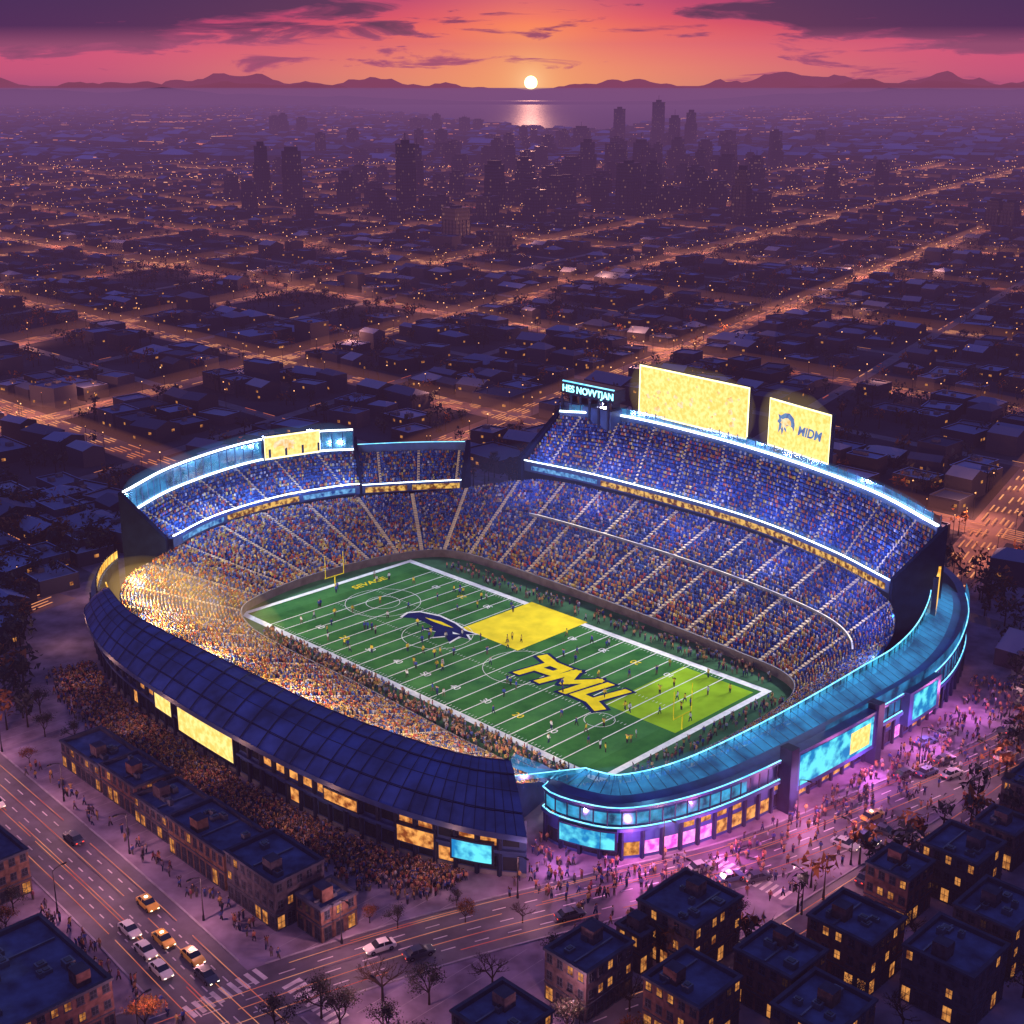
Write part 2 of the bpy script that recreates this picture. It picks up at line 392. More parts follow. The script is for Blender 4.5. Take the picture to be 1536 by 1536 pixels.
for t in (0,1):
    for r in range(8):
        A=roof(t,r/8);B=roof(t,(r+1)/8)
        mb.face([W(A[0],A[1],A[2]-.75),W(B[0],B[1],B[2]-.75),W(B[0],B[1],B[2]+.1),W(A[0],A[1],A[2]+.1)],'navy')
for k in range(1,44):
    t=k/44
    for r in range(8):
        A=roof(t,r/8);B=roof(t,(r+1)/8);A2=roof(t+.0016,r/8);B2=roof(t+.0016,(r+1)/8)
        mb.face([W(A[0],A[1],A[2]+.3),W(A2[0],A2[1],A2[2]+.3),W(B2[0],B2[1],B2[2]+.3),W(B[0],B[1],B[2]+.3)],'seam')
for f in (.25,.5,.75):
    for i in range(NTt):
        A=roof(i/NTt,f);B=roof((i+1)/NTt,f);A2=roof(i/NTt,f+.012);B2=roof((i+1)/NTt,f+.012)
        mb.face([W(A[0],A[1],A[2]+.26),W(B[0],B[1],B[2]+.26),W(B2[0],B2[1],B2[2]+.26),W(A2[0],A2[1],A2[2]+.26)],'seam')
par(mb.make("stand_roof"))

NF=Ring([(-92.5,38),(-99,24),(-102,6),(-97,-19),(-87,-40),(-76.5,-51.5),(-60,-60.5),(-38,-67.5),(-9,-69.8),(23,-69.6),(45,-67),(60,-62),(68,-57)])
mb=MB()
tS=NF.near(-87,-40)
strip(mb,NF,tS,1,0,10,0,'navy')
strip(mb,NF,0,1,0,.8,.25,'conc')
slab(mb,NF,tS,1,4.2,4.7,.05,.7,'navy'); slab(mb,NF,tS,1,7.6,7.9,.05,.4,'navydark')
E=NF.at(1)
mb.face([W(E[0],E[1],0),W(58,-51,0),W(58,-51,12.5),W(E[0],E[1],9)],'navy')
t=tS
while t<1-.006:
    A=NF.at(t,.35); mb.box(A[0]-.28,A[0]+.28,A[1]-.28,A[1]+.28,0,9.0,'navydark')
    dt=3.6/NF.len; t1=min(1,t+dt)
    w0,w1=t+dt*.14,t+dt*.86
    k=R.random()
    strip(mb,NF,w0,w1,5.2,6.9,.06,'shopo' if k<.45 else 'glassdark',2)
    if k>.8: strip(mb,NF,w0,w1,8.1,8.9,.06,'shopo',2)
    k=R.random()
    strip(mb,NF,w0,w1,.9,3.3,.06,'shopo' if k<.22 else 'glassdark',2)
    t=t1
def screen(ring,p0,p1,z0,z1,off,m,frame=.3):
    ta,tb=ring.near(*p0),ring.near(*p1)
    slab(mb,ring,ta,tb,z0-frame,z1+frame,.1,off,'navydark',4)
    d=.3/ring.len
    strip(mb,ring,ta+d,tb-d,z0,z1,off+.02,m,6)
screen(NF,(-10,-70),(8.5,-70),2.6,8.2,1.2,'scry')
screen(NF,(-19.5,-69),(-12.5,-70),4.0,8.2,1.0,'scry')
screen(NF,(48,-66),(55,-63.5),2.8,5.6,.9,'shopo')
screen(NF,(57.5,-63),(64,-60),2.4,5.6,1.0,'scrc')
screen(NF,(33,-69),(41,-68),5.0,7.0,.9,'shopo')
par(mb.make("outer_facade"))
mb=MB()
gt0,gt1=NF.near(-86,-41.5),NF.near(-60,-60)
strip(mb,NF,gt0,gt1,10,12.2,-1.2,'gold')
slab(mb,NF,gt0,gt1,10,10.4,-1.6,.2,'navy')
for i in range(18):
    A=NF.at(gt0+(gt1-gt0)*i/17,-1.1); mb.box(A[0]-.12,A[0]+.12,A[1]-.12,A[1]+.12,10,12.6,'navydark')
rin=Ring([roof(i/20,1) for i in range(21)])
slab(mb,rin,.0,.6,12.6,12.9,-.35,-.1,'gold')
par(mb.make("golden_glass_corner"))

RF=Ring([(59.5,-41),(62,-46.5),(69,-46),(76,-41.5),(81.5,-28),(84,-8),(85,17),(84.5,42),(80,60),(73,74),(62,86),(40,99),(5,104),(-35,103),(-58,96)])
mb=MB()
tE=RF.near(72,75)
def rimz(t):
    A=RF.at(t); return 9.0+max(0,min(1,(A[1]-35)/45))*3.5
def upz(t): return max(0,min(1,(RF.at(t)[1]+35)/60))*2.2
strip(mb,RF,0,1,0,5.6,0,'navy'); strip(mb,RF,0,1,5.6,rimz,-.5,'navy')
slab(mb,RF,0,1,5.2,5.8,.0,.7,'navy')
slab(mb,RF,0,1,rimz,lambda t:rimz(t)+.4,-1.2,.6,'navy')
strip(mb,RF,.0,RF.near(82,-20),6.3,8.3,.1,'glass2')
strip(mb,RF,RF.near(84,-5),tE,6.2,lambda t:rimz(t)-.6,.1,'glass')
slab(mb,RF,0,tE,5.82,5.95,.3,.5,'ledc'); slab(mb,RF,0,tE,lambda t:rimz(t)+.4,lambda t:rimz(t)+.52,.3,.5,'ledc')
strip(mb,RF,0,tE,lambda t:rimz(t)+.38,lambda t:rimz(t)+.9,-1.2,'navyroof',None,-2.8)
strip(mb,RF,0,tE,lambda t:rimz(t)+.9,lambda t:rimz(t)+1.7+upz(t)*.5,-2.8,'glassroof',None,-7.5)
strip(mb,RF,0.02,tE,lambda t:rimz(t)+1.0,lambda t:rimz(t)+1.9+upz(t),-7.6,'glass2')
slab(mb,RF,.02,tE,lambda t:rimz(t)+1.85+upz(t),lambda t:rimz(t)+2.0+upz(t),-7.7,-7.5,'ledc')
for i in range(64):
    t=tE*i/63; A=RF.at(t,-2.8);B=RF.at(t,-7.5);A2=RF.at(t+.0006,-2.8);B2=RF.at(t+.0006,-7.5); z=rimz(t)
    mb.face([W(A[0],A[1],z+1.0),W(A2[0],A2[1],z+1.0),W(B2[0],B2[1],z+1.85+upz(t)*.5),W(B[0],B[1],z+1.85+upz(t)*.5)],'navydark')
    A=RF.at(t,-7.55); mb.box(A[0]-.08,A[0]+.08,A[1]-.08,A[1]+.08,z+.5,z+1.9+upz(t),'navydark')
    A=RF.at(t,.25); mb.box(A[0]-.09,A[0]+.09,A[1]-.09,A[1]+.09,5.9,z,'navydark')
strip(mb,RF,RF.near(84,0),tE,lambda t:rimz(t)+.5,lambda t:rimz(t)+2.8,.35,'glass')
t=0.0
while t<tE:
    A=RF.at(t,.3); mb.box(A[0]-.25,A[0]+.25,A[1]-.25,A[1]+.25,0,5.2,'navydark')
    dt=3.4/RF.len
    k=R.random(); A=RF.at(t)
    mm='shopo' if k<.5 else 'glassdark'
    if -43<A[1]<-29 and A[0]>74: mm='shopp' if k<.8 else 'shopo'
    if 22<A[1]<60: mm='shopo' if k<.4 else ('shopp' if k<.7 else 'glassdark')
    strip(mb,RF,t+dt*.12,t+dt*.88,.6,3.0,.06,mm,2)
    if R.random()<.3: strip(mb,RF,t+dt*.2,t+dt*.8,3.8,4.8,.06,'shopo',2)
    t+=dt
screen(RF,(66,-46.5),(74.5,-43),2.4,5.4,1.3,'scrc')
ta,tb=RF.near(83.5,-10),RF.near(85,14)
slab(mb,RF,ta-.004,tb+.004,3.4,10.8,.1,2.2,'navy',8)
strip(mb,RF,ta+.004,tb-.004,4.3,10.1,2.26,'scrc',8)
strip(mb,RF,tb-.03,tb-.008,5.0,9.2,2.34,'scry',3)
slab(mb,RF,ta-.006,ta+.001,0,12,.1,2.6,'navydark',2); slab(mb,RF,tb-.001,tb+.006,0,12,.1,2.6,'navydark',2)
ta,tb=RF.near(85,27),RF.near(84.5,38)
slab(mb,RF,ta-.003,tb+.003,3.0,9.8,.1,1.8,'navy',4); strip(mb,RF,ta+.002,tb-.002,3.8,9.2,1.86,'scrc',4)
g0,g1=RF.near(80,60),RF.near(73,74)
slab(mb,RF,g0,g1,12,21,-6.5,-6.0,'gold',8); slab(mb,RF,g0-.003,g0,9,21.5,-6.8,-5.8,'navydark',1); slab(mb,RF,g1,g1+.003,9,22,-6.8,-5.8,'navydark',1)
par(mb.make("glazed_end_facade"))

def board(ring,t0,t1,z0,z1,off,m,name):
    mb=MB()
    A=ring.at(t0,off);B=ring.at(t1,off); C=ring.at(t1,off+1.2);D=ring.at(t0,off+1.2)
    lo=[W(A[0],A[1],z0-.5),W(B[0],B[1],z0-.5),W(C[0],C[1],z0-.5),W(D[0],D[1],z0-.5)]
    hi=[W(A[0],A[1],z1+.5),W(B[0],B[1],z1+.5),W(C[0],C[1],z1+.5),W(D[0],D[1],z1+.5)]
    mb.hexa(lo,hi,'navydark',bottom=True)
    def ip(u,z,o):
        x=A[0]*(1-u)+B[0]*u; y=A[1]*(1-u)+B[1]*u
        nx,ny=D[0]-A[0],D[1]-A[1]; l=math.hypot(nx,ny); return W(x-nx/l*o,y-ny/l*o,z)
    mb.face([ip(.012,z0,.05),ip(.988,z0,.05),ip(.988,z1,.05),ip(.012,z1,.05)],m)
    for (u0,u1,y0,y1) in ((0,1,z1,z1+.45),(0,1,z0-.45,z0),(0,.012,z0,z1),(.988,1,z0,z1)):
        mb.face([ip(u0,y0,.1),ip(u1,y0,.1),ip(u1,y1,.1),ip(u0,y1,.1)],'ledy')
    for u in (.06,.35,.65,.94):
        p=(A[0]*(1-u)+B[0]*u,A[1]*(1-u)+B[1]*u); mb.box(p[0]-.3,p[0]+.3,p[1]+.2,p[1]+.8,24,z0,'navydark')
    par(mb.make(name)); return ip
ta=far1.near(-38,94); tb=far1.near(1,91)
ip1=board(far1,ta,tb,31.2,44.2,1.5,'scry','scoreboard')
ta=far1.near(8,90); tb=far1.near(29,84)
ip2=board(far1,ta,tb,31.5,43.0,1.5,'scry','scoreboard_small')
ta=lef1.near(-101,13); tb=lef1.near(-97,29)
ip3=board(lef1,ta,tb,21.6,27.2,-.8,'scry','end_screen')
def text(body,size,fn_loc,rx,m,name,ex=.0,shear=0,off=0.0):
    cu=bpy.data.curves.new(name,'FONT'); cu.body=body; cu.size=size; cu.extrude=ex; cu.shear=shear; cu.offset=off
    cu.align_x='CENTER'; cu.align_y='CENTER'; cu.materials.append(M[m])
    o=bpy.data.objects.new(name,cu); COL.objects.link(o); o.location=fn_loc; o.rotation_euler=rx
    return par(o)
RZ=math.radians(-45)
M['cytext']=emis('sign_letters_cyan',(.2,.85,1),(.4,.95,1),3.0,1)
M['bltext']=emis('screen_blue_print',(.03,.10,.4),(.08,.28,.6),1.0,1)
M['bltext2']=emis('screen_soft_print',(1,.48,.08),(1,.9,.6),1.1,.6)
text("HES NOVVTJAN",2.75,W(-52.7,90.85,35.1),(math.pi/2,0,RZ),'cytext','sign_letters',.08,0,.05)
text("MIDM",3.2,ip2(.68,37.2,.3),(math.pi/2,0,RZ-math.radians(14)),'bltext','scoreboard_print',.02,.2,.10)
hk=[(-11,1.5),(-9.5,4),(-4,5.6),(2,5.2),(7,3.8),(10.5,4.2),(9,2.4),(11.5,1.0),(8.6,.4),(9.5,-3.6),(6.2,-1.6),(4.6,-4.2),(2.4,-1.4),(-1,-2.6),(-.2,0),(-4,.6),(-8,.2),(-10,-1.4)]
mb=MB()
mb.face([ip2(.3-x*.013,37.4+y*.62,.3) for x,y in hk],'bltext')
mb.face([ip2(.3-x*.008,37.6+y*.35,.36) for x,y in hk],'bltext2')
mb.face([ip3(.35+x*.018,24.4+y*.36,.3) for x,y in hk],'bltext2')
for k in range(26):
    cx,cz,s_=R.uniform(.08,.92),R.uniform(33,42.5),R.uniform(.25,.7); out_=[]
    for i in range(9):
        an=2*math.pi*i/9; rr=R.uniform(.4,1.2)*s_
        out_.append(ip1(cx+math.cos(an)*rr*.045,cz+math.sin(an)*rr*1.5,.25+k*.006))
    mb.face(out_,'bltext2')
par(mb.make("screen_graphics"))

# ------------------------------------------------------------ pitch
mb=MB()
def sheet(a0,a1,b0,b1,z,m): mb.face([W(a0,b0,z),W(a1,b0,z),W(a1,b1,z),W(a0,b1,z)],m)
m,nt,out=newmat('turf')
p=nt.nodes.new("ShaderNodeBsdfDiffuse"); nt.links.new(p.outputs[0],out.inputs[0])
geo=nt.nodes.new("ShaderNodeNewGeometry")
rot=nt.nodes.new("ShaderNodeVectorRotate"); rot.rotation_type='Z_AXIS'; rot.inputs["Angle"].default_value=math.radians(45); nt.links.new(geo.outputs["Position"],rot.inputs["Vector"])
sx=nt.nodes.new("ShaderNodeSeparateXYZ"); nt.links.new(rot.outputs[0],sx.inputs[0])
md=nt.nodes.new("ShaderNodeMath"); md.operation='PINGPONG'; md.inputs[1].default_value=4.572; nt.links.new(sx.outputs[0],md.inputs[0])
gt=nt.nodes.new("ShaderNodeMath"); gt.operation='GREATER_THAN'; gt.inputs[1].default_value=2.286; nt.links.new(md.outputs[0],gt.inputs[0])
n1=nt.nodes.new("ShaderNodeTexNoise"); n1.inputs["Scale"].default_value=.12; n1.inputs["Detail"].default_value=6; n1.inputs["Roughness"].default_value=.65
nt.links.new(geo.outputs["Position"],n1.inputs["Vector"])
r1=nt.nodes.new("ShaderNodeValToRGB"); r1.color_ramp.elements[0].position=.3; r1.color_ramp.elements[1].position=.72
r1.color_ramp.elements[0].color=(.022,.11,.035,1); r1.color_ramp.elements[1].color=(.07,.23,.06,1)
nt.links.new(n1.outputs["Fac"],r1.inputs[0])
mx=nt.nodes.new("ShaderNodeMix"); mx.data_type='RGBA'; mx.blend_type='MULTIPLY'
mx.inputs["B"].default_value=(.78,.85,.75,1); nt.links.new(gt.outputs[0],mx.inputs["Factor"]); nt.links.new(r1.outputs[0],mx.inputs["A"]); nt.links.new(mx.outputs["Result"],p.inputs["Color"])
M['turf']=m
ins=[bowl(i/120,0)[:2] for i in range(121)]
M['turf2']=mat('surround_turf',(.045,.12,.06),.9,.35,.15)
mb.face([W(x,y,.03) for x,y in ins],'turf2')
sheet(-55,55,-25,25,.05,'turf')
sheet(-56.4,56.4,25,26.7,.055,'white'); sheet(-56.4,56.4,-26.7,-25,.055,'white'); sheet(-56.4,-55,-25,25,.055,'white'); sheet(55,56.4,-25,25,.055,'white')
sheet(36,54,-2,23.5,.056,'lime')
sheet(-13,5,4.5,27.5,.062,'yellow')
for i in range(-10,11):
    a=i*4.572
    sheet(a-.12,a+.12,-25,25,.06,'white') if not (-13<a<5) else (sheet(a-.12,a+.12,-25,4.4,.06,'white'))
for i in range(-50,51):
    a=i*.9144
    if i%5==0: continue
    for b in (-24.3,-6,6,24.3):
        if -13<a<5 and b>4: continue
        sheet(a-.05,a+.05,b-.35,b+.35,.058,'white')
def ringmark(ca,cb,r,w=.12,z=.066):
    n=40
    for i in range(n):
        x,y=math.cos(2*math.pi*i/n),math.sin(2*math.pi*i/n); x2,y2=math.cos(2*math.pi*(i+1)/n),math.sin(2*math.pi*(i+1)/n)
        mb.face([W(ca+x*r,cb+y*r,z),W(ca+x2*r,cb+y2*r,z),W(ca+x2*(r+w),cb+y2*(r+w),z),W(ca+x*(r+w),cb+y*(r+w),z)],'white')
ringmark(-38,2,9); ringmark(-38,2,4); ringmark(-14,-2,8); ringmark(12,-1,8.5); ringmark(40,-8,3)
par(mb.make("pitch"))
for i,a in enumerate(range(-4,5)):
    num=str(50-abs(a)*10)
    for b in (-18,18):
        if -14<a*9.144<6 and b>0: continue
        text(num,2.4,W(a*9.144,b,.075),(0,0,RZ if b<0 else RZ+math.pi),'text_yel' if abs(a)==3 else 'white','yard_number')
text("SEVAGE",3.0,W(-50.5,8,.09),(0,0,RZ+math.pi/2),'text_yel','endzone_lettering',0,.1,.05)
STK=[[(-15.4,4.6),(-11.2,3.5),(-11.0,-3.6)],[(-11.2,3.4),(-6.6,3.4),(-6.2,.2),(-10.8,-.2)],
     [(-4.4,-3.6),(-4.0,3.6),(-.6,-.8),(2.9,3.6),(3.3,-3.6)],[(5.8,3.6),(6.0,-3.1),(10.4,-3.2),(10.8,3.6)],[(10.4,-3.2),(14.4,-4.6)]]
mb=MB()
def strokes(w,z,m):
    i=0
    for P in STK:
        for (x0,y0),(x1,y1) in zip(P,P[1:]):
            l=math.hypot(x1-x0,y1-y0); dx,dy=(x1-x0)/l,(y1-y0)/l; e=w*.45
            x0_,y0_,x1_,y1_=x0-dx*e,y0-dy*e,x1+dx*e,y1+dy*e; nx,ny=-dy*w/2,dx*w/2
            zz=z+i*.002; i+=1
            T_=lambda x,y:W(24.5+(x+.25*y)*.92,.8+y*1.15,zz)
            mb.face([T_(x0_-nx,y0_-ny),T_(x1_-nx,y1_-ny),T_(x1_+nx,y1_+ny),T_(x0_+nx,y0_+ny)],m)
strokes(3.5,.08,'text_navy'); strokes(2.1,.14,'text_yel')
par(mb.make("pitch_logo"))
mb=MB()
fh=lambda x,y,z=.1:W(-18+x*.95,1.2+y*.95-.9,z)
mb.face([fh(x*1.07,y*1.12,.09) for x,y in hk],'white'); mb.face([fh(x,y,.11) for x,y in hk],'text_navy')
mb.face([fh(x,y,.13) for x,y in [(-6,2.6),(-1,3.6),(4,3.0),(1,2.4),(-3,2.2)]],'text_yel')
mb.face([fh(x,y,.13) for x,y in [(5.5,1.2),(8,1.4),(6.5,.4)]],'white')
par(mb.make("hawk_emblem"))
for a in (-54,54):
    mb=MB()
    mb.box(a-.1,a+.1,-.1,.1,0,3.1,'text_yel'); mb.box(a-.07,a+.07,-2.8,2.8,3.1,3.25,'text_yel'); mb.box(a-.06,a+.06,-2.86,-2.74,3.1,9,'text_yel'); mb.box(a-.06,a+.06,2.74,2.86,3.1,9,'text_yel')
    mb.make("goal_post")

# ------------------------------------------------------------ crowd in the stands
tv=np.array([(-.22,-.14,0),(.22,-.14,0),(.22,.16,0),(-.22,.16,0),(-.25,-.1,.58),(.25,-.1,.58),(.2,.1,.62),(-.2,.1,.62),
             (0,0,.62),(-.11,0,.76),(0,-.12,.76),(.11,0,.76),(0,.12,.76),(0,0,.92)],dtype=float); tv[:,2]+=.15
tt=np.array([(0,1,5),(0,5,4),(1,2,6),(1,6,5),(2,3,7),(2,7,6),(3,0,4),(3,4,7),(4,5,6),(4,6,7),(8,10,9),(8,11,10),(8,12,11),(8,9,12),(13,9,10),(13,10,11),(13,11,12),(13,12,9)])
def crowd_cols(warm):
    pal=np.array([(.03,.06,.24),(.04,.09,.32),(.07,.13,.36),(.42,.28,.08),(.44,.15,.07),(.34,.06,.06),(.40,.36,.42),(.22,.14,.12),(.03,.03,.08),(.55,.40,.16)])
    w0=np.array([.27,.2,.12,.04,.09,.05,.06,.06,.09,.02]); w1=np.array([.10,.07,.06,.14,.20,.09,.12,.10,.05,.12])
    n=len(warm); out=np.zeros((n,14,3))
    u=NR.rand(n)
    c0=np.cumsum(w0/w0.sum()); c1=np.cumsum(w1/w1.sum())
    i0=np.searchsorted(c0,u); i1=np.searchsorted(c1,u); pick=np.where(NR.rand(n)<warm,i1,i0).clip(0,9)
    c=pal[pick]*(.7+.6*NR.rand(n,1))
    out[:,:8]=c[:,None]
    skin=np.array([(.45,.28,.2),(.32,.19,.13),(.15,.08,.05),(.05,.03,.02)])[NR.randint(0,4,n)]
    out[:,8:13]=skin[:,None]; out[:,13]=skin*.3
    return out
def fill(fn,rows,t0,t1,ais,warmfn,dens=.92,gap=.75):
    P=[];Wm=[]
    for r in range(rows):
        f=(r+.5)/rows
        pts=[fn(t0+(t1-t0)*i/260,f) for i in range(261)]
        d=[0]
        for i in range(260): d.append(d[-1]+math.dist(pts[i][:2],pts[i+1][:2]))
        xs=np.arange(.3,d[-1],.56); xs=xs+NR.uniform(-.09,.09,len(xs))
        tt_=np.interp(xs,d,np.linspace(t0,t1,261))
        A=np.interp(xs,d,[p_[0] for p_ in pts]);B=np.interp(xs,d,[p_[1] for p_ in pts])
        z0=np.array([fn(t_,r/rows)[2] for t_ in np.linspace(t0,t1,40)]); Z=np.interp(tt_,np.linspace(t0,t1,40),z0)
        keep=NR.rand(len(xs))<dens
        if len(ais):
            for x in np.interp(np.array(ais),np.linspace(t0,t1,261),d): keep&=np.abs(xs-x)>gap
        for j in np.where(keep)[0]:
            P.append(W(A[j],B[j],Z[j])); Wm.append(warmfn(tt_[j],f))
    return P,Wm
def warm_low(t,f):  # warmer clothes in lower and near rows stand in for warm light
    x=t*NB
    w=max(0,1.0-1.6*f)
    if x<6.5: w=max(w,.85)
    elif x<9: w=max(w,.5)
    return w
P,Wm=fill(bowl,ROWS,0,1,AIS_low,warm_low)
for fn,rows,ai in ((far,16,AF),(left,12,AL),(corner,12,AC)):
    p_,w_=fill(fn,rows,0,1,ai,lambda t,f:.1,gap=.6); P+=p_;Wm+=w_
P=np.array(P);Wm=np.array(Wm);n=len(P)
yaw=np.arctan2(-(P[:,0]+5.5),P[:,1]-270)+NR.uniform(-.3,.3,n)
v,t_,c=scatter(tv,tt,P,yaw,NR.uniform(.85,1.15,n),lambda n_:crowd_cols(Wm))
par(tri_mesh("seated_crowd",v,t_,c,'crowd'))

# ------------------------------------------------------------ standing people (continuous skinned bodies)
def person_template(pose):
    J,E,Rr=[],[],[]
    def j(x,y,z,r): J.append((x,y,z)); Rr.append(r); return len(J)-1
    pel=j(0,0,.95,.14); ch=j(0,0.01,1.28,.17); nk=j(0,0.01,1.47,.07); hd=j(0,-.01,1.60,.11); tp=j(0,0,1.72,.09)
    E+= [(pel,ch),(ch,nk),(nk,hd),(hd,tp)]
    st=pose.get('stride',0)
    for sg in (-1,1):
        k=j(sg*.11,-st*sg*.16-.02,.50,.085); a=j(sg*.12,-st*sg*.28+(.08*st if sg>0 else 0),.08,.055); to=j(sg*.13,-st*sg*.28-.12,.04,.05)
        hp=j(sg*.09,0,.86,.11); E+=[(pel,hp),(hp,k),(k,a),(a,to)]
        sh=j(sg*.20,.01,1.40,.075); up=pose.get('arm',0)
        if up: el=j(sg*.33,-.05,1.55,.055); ha=j(sg*.28,-.1,1.82,.04)
        else: el=j(sg*.27,.04+st*sg*.1,1.14,.055); ha=j(sg*.27,-.1+st*sg*.14,.9,.04)
        E+=[(ch,sh),(sh,el),(el,ha)]
    me=bpy.data.meshes.new("pt"); me.from_pydata(J,E,[]); o=bpy.data.objects.new("pt",me); COL.objects.link(o)
    o.modifiers.new("s","SKIN")
    for i,r in enumerate(Rr): me.skin_vertices[0].data[i].radius=(r,r*.85)
    me.skin_vertices[0].data[0].use_root=True
    dg=bpy.context.evaluated_depsgraph_get(); ev=o.evaluated_get(dg); m2=ev.to_mesh()
    m2.calc_loop_triangles()
    V=np.array([v_.co[:] for v_ in m2.vertices]); T=np.array([t.vertices[:] for t in m2.loop_triangles])
    ev.to_mesh_clear(); bpy.data.objects.remove(o)
    return V,T
TEMPL=[person_template(d) for d in ({},{'stride':1},{'stride':-1},{'arm':1})]
def people(name,pos,cols=None,sc=1.0):
    pos=np.array(pos); n=len(pos)
    yaw=NR.uniform(0,6.28,n)
    idx=NR.randint(0,len(TEMPL),n); Vs=[];Ts=[];Cs=[];base=0
    pal=np.array(cols if cols is not None else [(.04,.07,.25),(.34,.22,.08),(.34,.12,.08),(.26,.25,.32),(.05,.05,.08),(.2,.06,.08),(.08,.10,.22),(.40,.20,.12),(.12,.09,.14)])
    for k,(V,T) in enumerate(TEMPL):
        s=np.where(idx==k)[0]
        if not len(s): continue
        def cf(m_):
            shirt=pal[NR.randint(0,len(pal),m_)]*NR.uniform(.6,1.3,(m_,1)); pants=np.array([(.02,.03,.08),(.03,.03,.035),(.12,.1,.08)])[NR.randint(0,3,m_)]
            skin=np.array([(.45,.27,.18),(.3,.17,.11),(.12,.07,.045)])[NR.randint(0,3,m_)]
            z=V[:,2][None,:,None]; hair=skin*.15
            return np.where(z<.9,pants[:,None],np.where(z<1.46,shirt[:,None],np.where(z<1.68,skin[:,None],hair[:,None])))
        v,t,c=scatter(V,T,pos[s],yaw[s],NR.uniform(.92,1.08,len(s))*sc,cf)
        Vs.append(v);Ts.append(t+base);Cs.append(c);base+=len(v)
    return tri_mesh(name,np.concatenate(Vs),np.concatenate(Ts),np.concatenate(Cs),'crowd')
pp=[]
for _ in range(110): pp.append(W(R.uniform(-53,53),R.uniform(-23,23),.07))
people("football_players",pp,cols=[(.5,.5,.55),(.03,.06,.3),(.6,.45,.05)],sc=1.1)
pp=[]
for _ in range(900):
    if R.random()<.7: a,b=R.uniform(-42,52),R.uniform(-33,-27.5)
    elif R.random()<.7: a,b=R.uniform(-45,55),R.uniform(28,33)
    else: a,b=R.uniform(58,62),R.uniform(-20,24)
    pp.append(W(a,b,.05))
people("sideline_staff",pp)
pp=[]
for _ in range(7000):
    t=R.uniform(NF.near(-52,-63),1); A=NF.at(t,R.uniform(2.5,13)*R.uniform(.6,1))
    if A[1]<-81.8 or A[0]>62: continue
    pp.append(W(A[0],A[1],.03))
    if len(pp)>2700: break
people("plaza_crowd",pp)
pp=[]
for _ in range(520):
    t=R.uniform(0,RF.near(80,60)); A=RF.at(t,abs(R.gauss(0,1))*8+3); pp.append(W(A[0],A[1],.03))
for _ in range(150): pp.append(W(R.uniform(-20,60),R.choice([-95.5,-96.5,-114,-115])+R.uniform(-1,1),.03))
for _ in range(80): pp.append(W(R.uniform(62,96),R.uniform(-60,-40),.05))
people("pedestrians",pp)

# ============================================================ GROUND, ROADS
mb=MB()
M['ground']=mat('ground',(.045,.042,.06),.9,.5,.03)
mb.face([(-16000,-300,0),(16000,-300,0),(16000,17500,0),(-16000,17500,0)],'ground')
mb.make("ground")
def ribbon(mb,pts,w0,w1,z,m,n=60):
    q=[cr(pts,i/n) for i in range(n+1)]; L=[]
    for i,p_ in enumerate(q):
        p0=q[max(0,i-1)];p1=q[min(n,i+1)]; dx,dy=p1[0]-p0[0],p1[1]-p0[1]; l=math.hypot(dx,dy) or 1; L.append((-dy/l,dx/l))
    for i in range(n):
        A=(q[i][0]+L[i][0]*w0,q[i][1]+L[i][1]*w0);B=(q[i+1][0]+L[i+1][0]*w0,q[i+1][1]+L[i+1][1]*w0)
        C=(q[i+1][0]+L[i+1][0]*w1,q[i+1][1]+L[i+1][1]*w1);D=(q[i][0]+L[i][0]*w1,q[i][1]+L[i][1]*w1)
        mb.face([W(*A,z),W(*B,z),W(*C,z),W(*D,z)],m)
def dashes(mb,pts,off,z,m,step=6,ln=2.5,w=.1):
    n=400;q=[cr(pts,i/n) for i in range(n+1)]
    tot=sum(math.dist(q[i],q[i+1]) for i in range(n)); k=int(tot/step)
    for j in range(k):
        t0=j*step/tot;t1=(j*step+ln)/tot
        P0=cr(pts,t0);P1=cr(pts,t1); dx,dy=P1[0]-P0[0],P1[1]-P0[1];l=math.hypot(dx,dy) or 1; nx,ny=-dy/l,dx/l
        mb.face([W(P0[0]+nx*(off-w),P0[1]+ny*(off-w),z),W(P1[0]+nx*(off-w),P1[1]+ny*(off-w),z),W(P1[0]+nx*(off+w),P1[1]+ny*(off+w),z),W(P0[0]+nx*(off+w),P0[1]+ny*(off+w),z)],m)
R1=[(-210,-98),(-100,-101),(-18,-104),(30,-106),(62,-108),(140,-112)]
R2=[(52,-150),(60,-112),(69,-80),(80,-52),(90,-27),(97,5),(103,40),(106,80),(104,125),(100,156)]
R3=[(98,-75),(104,-52),(106.5,-20),(108.5,5),(109,30),(106,60)]
mb=MB(); sheet(-135,190,-170,120,.02,'pave')
for i in range(70):
    a=-60+i*3.2; sheet(a,a+.08,-96,-70,.026,'kerb')
mb.make("plaza_paving")
mb=MB()
for pts,w in ((R1,6.5),(R2,6.0),(R3,3.4)):
    ribbon(mb,pts,-w,w,.035 if pts is R1 else (.04 if pts is R2 else .045),'asph')
mb.make("road")
mb=MB()
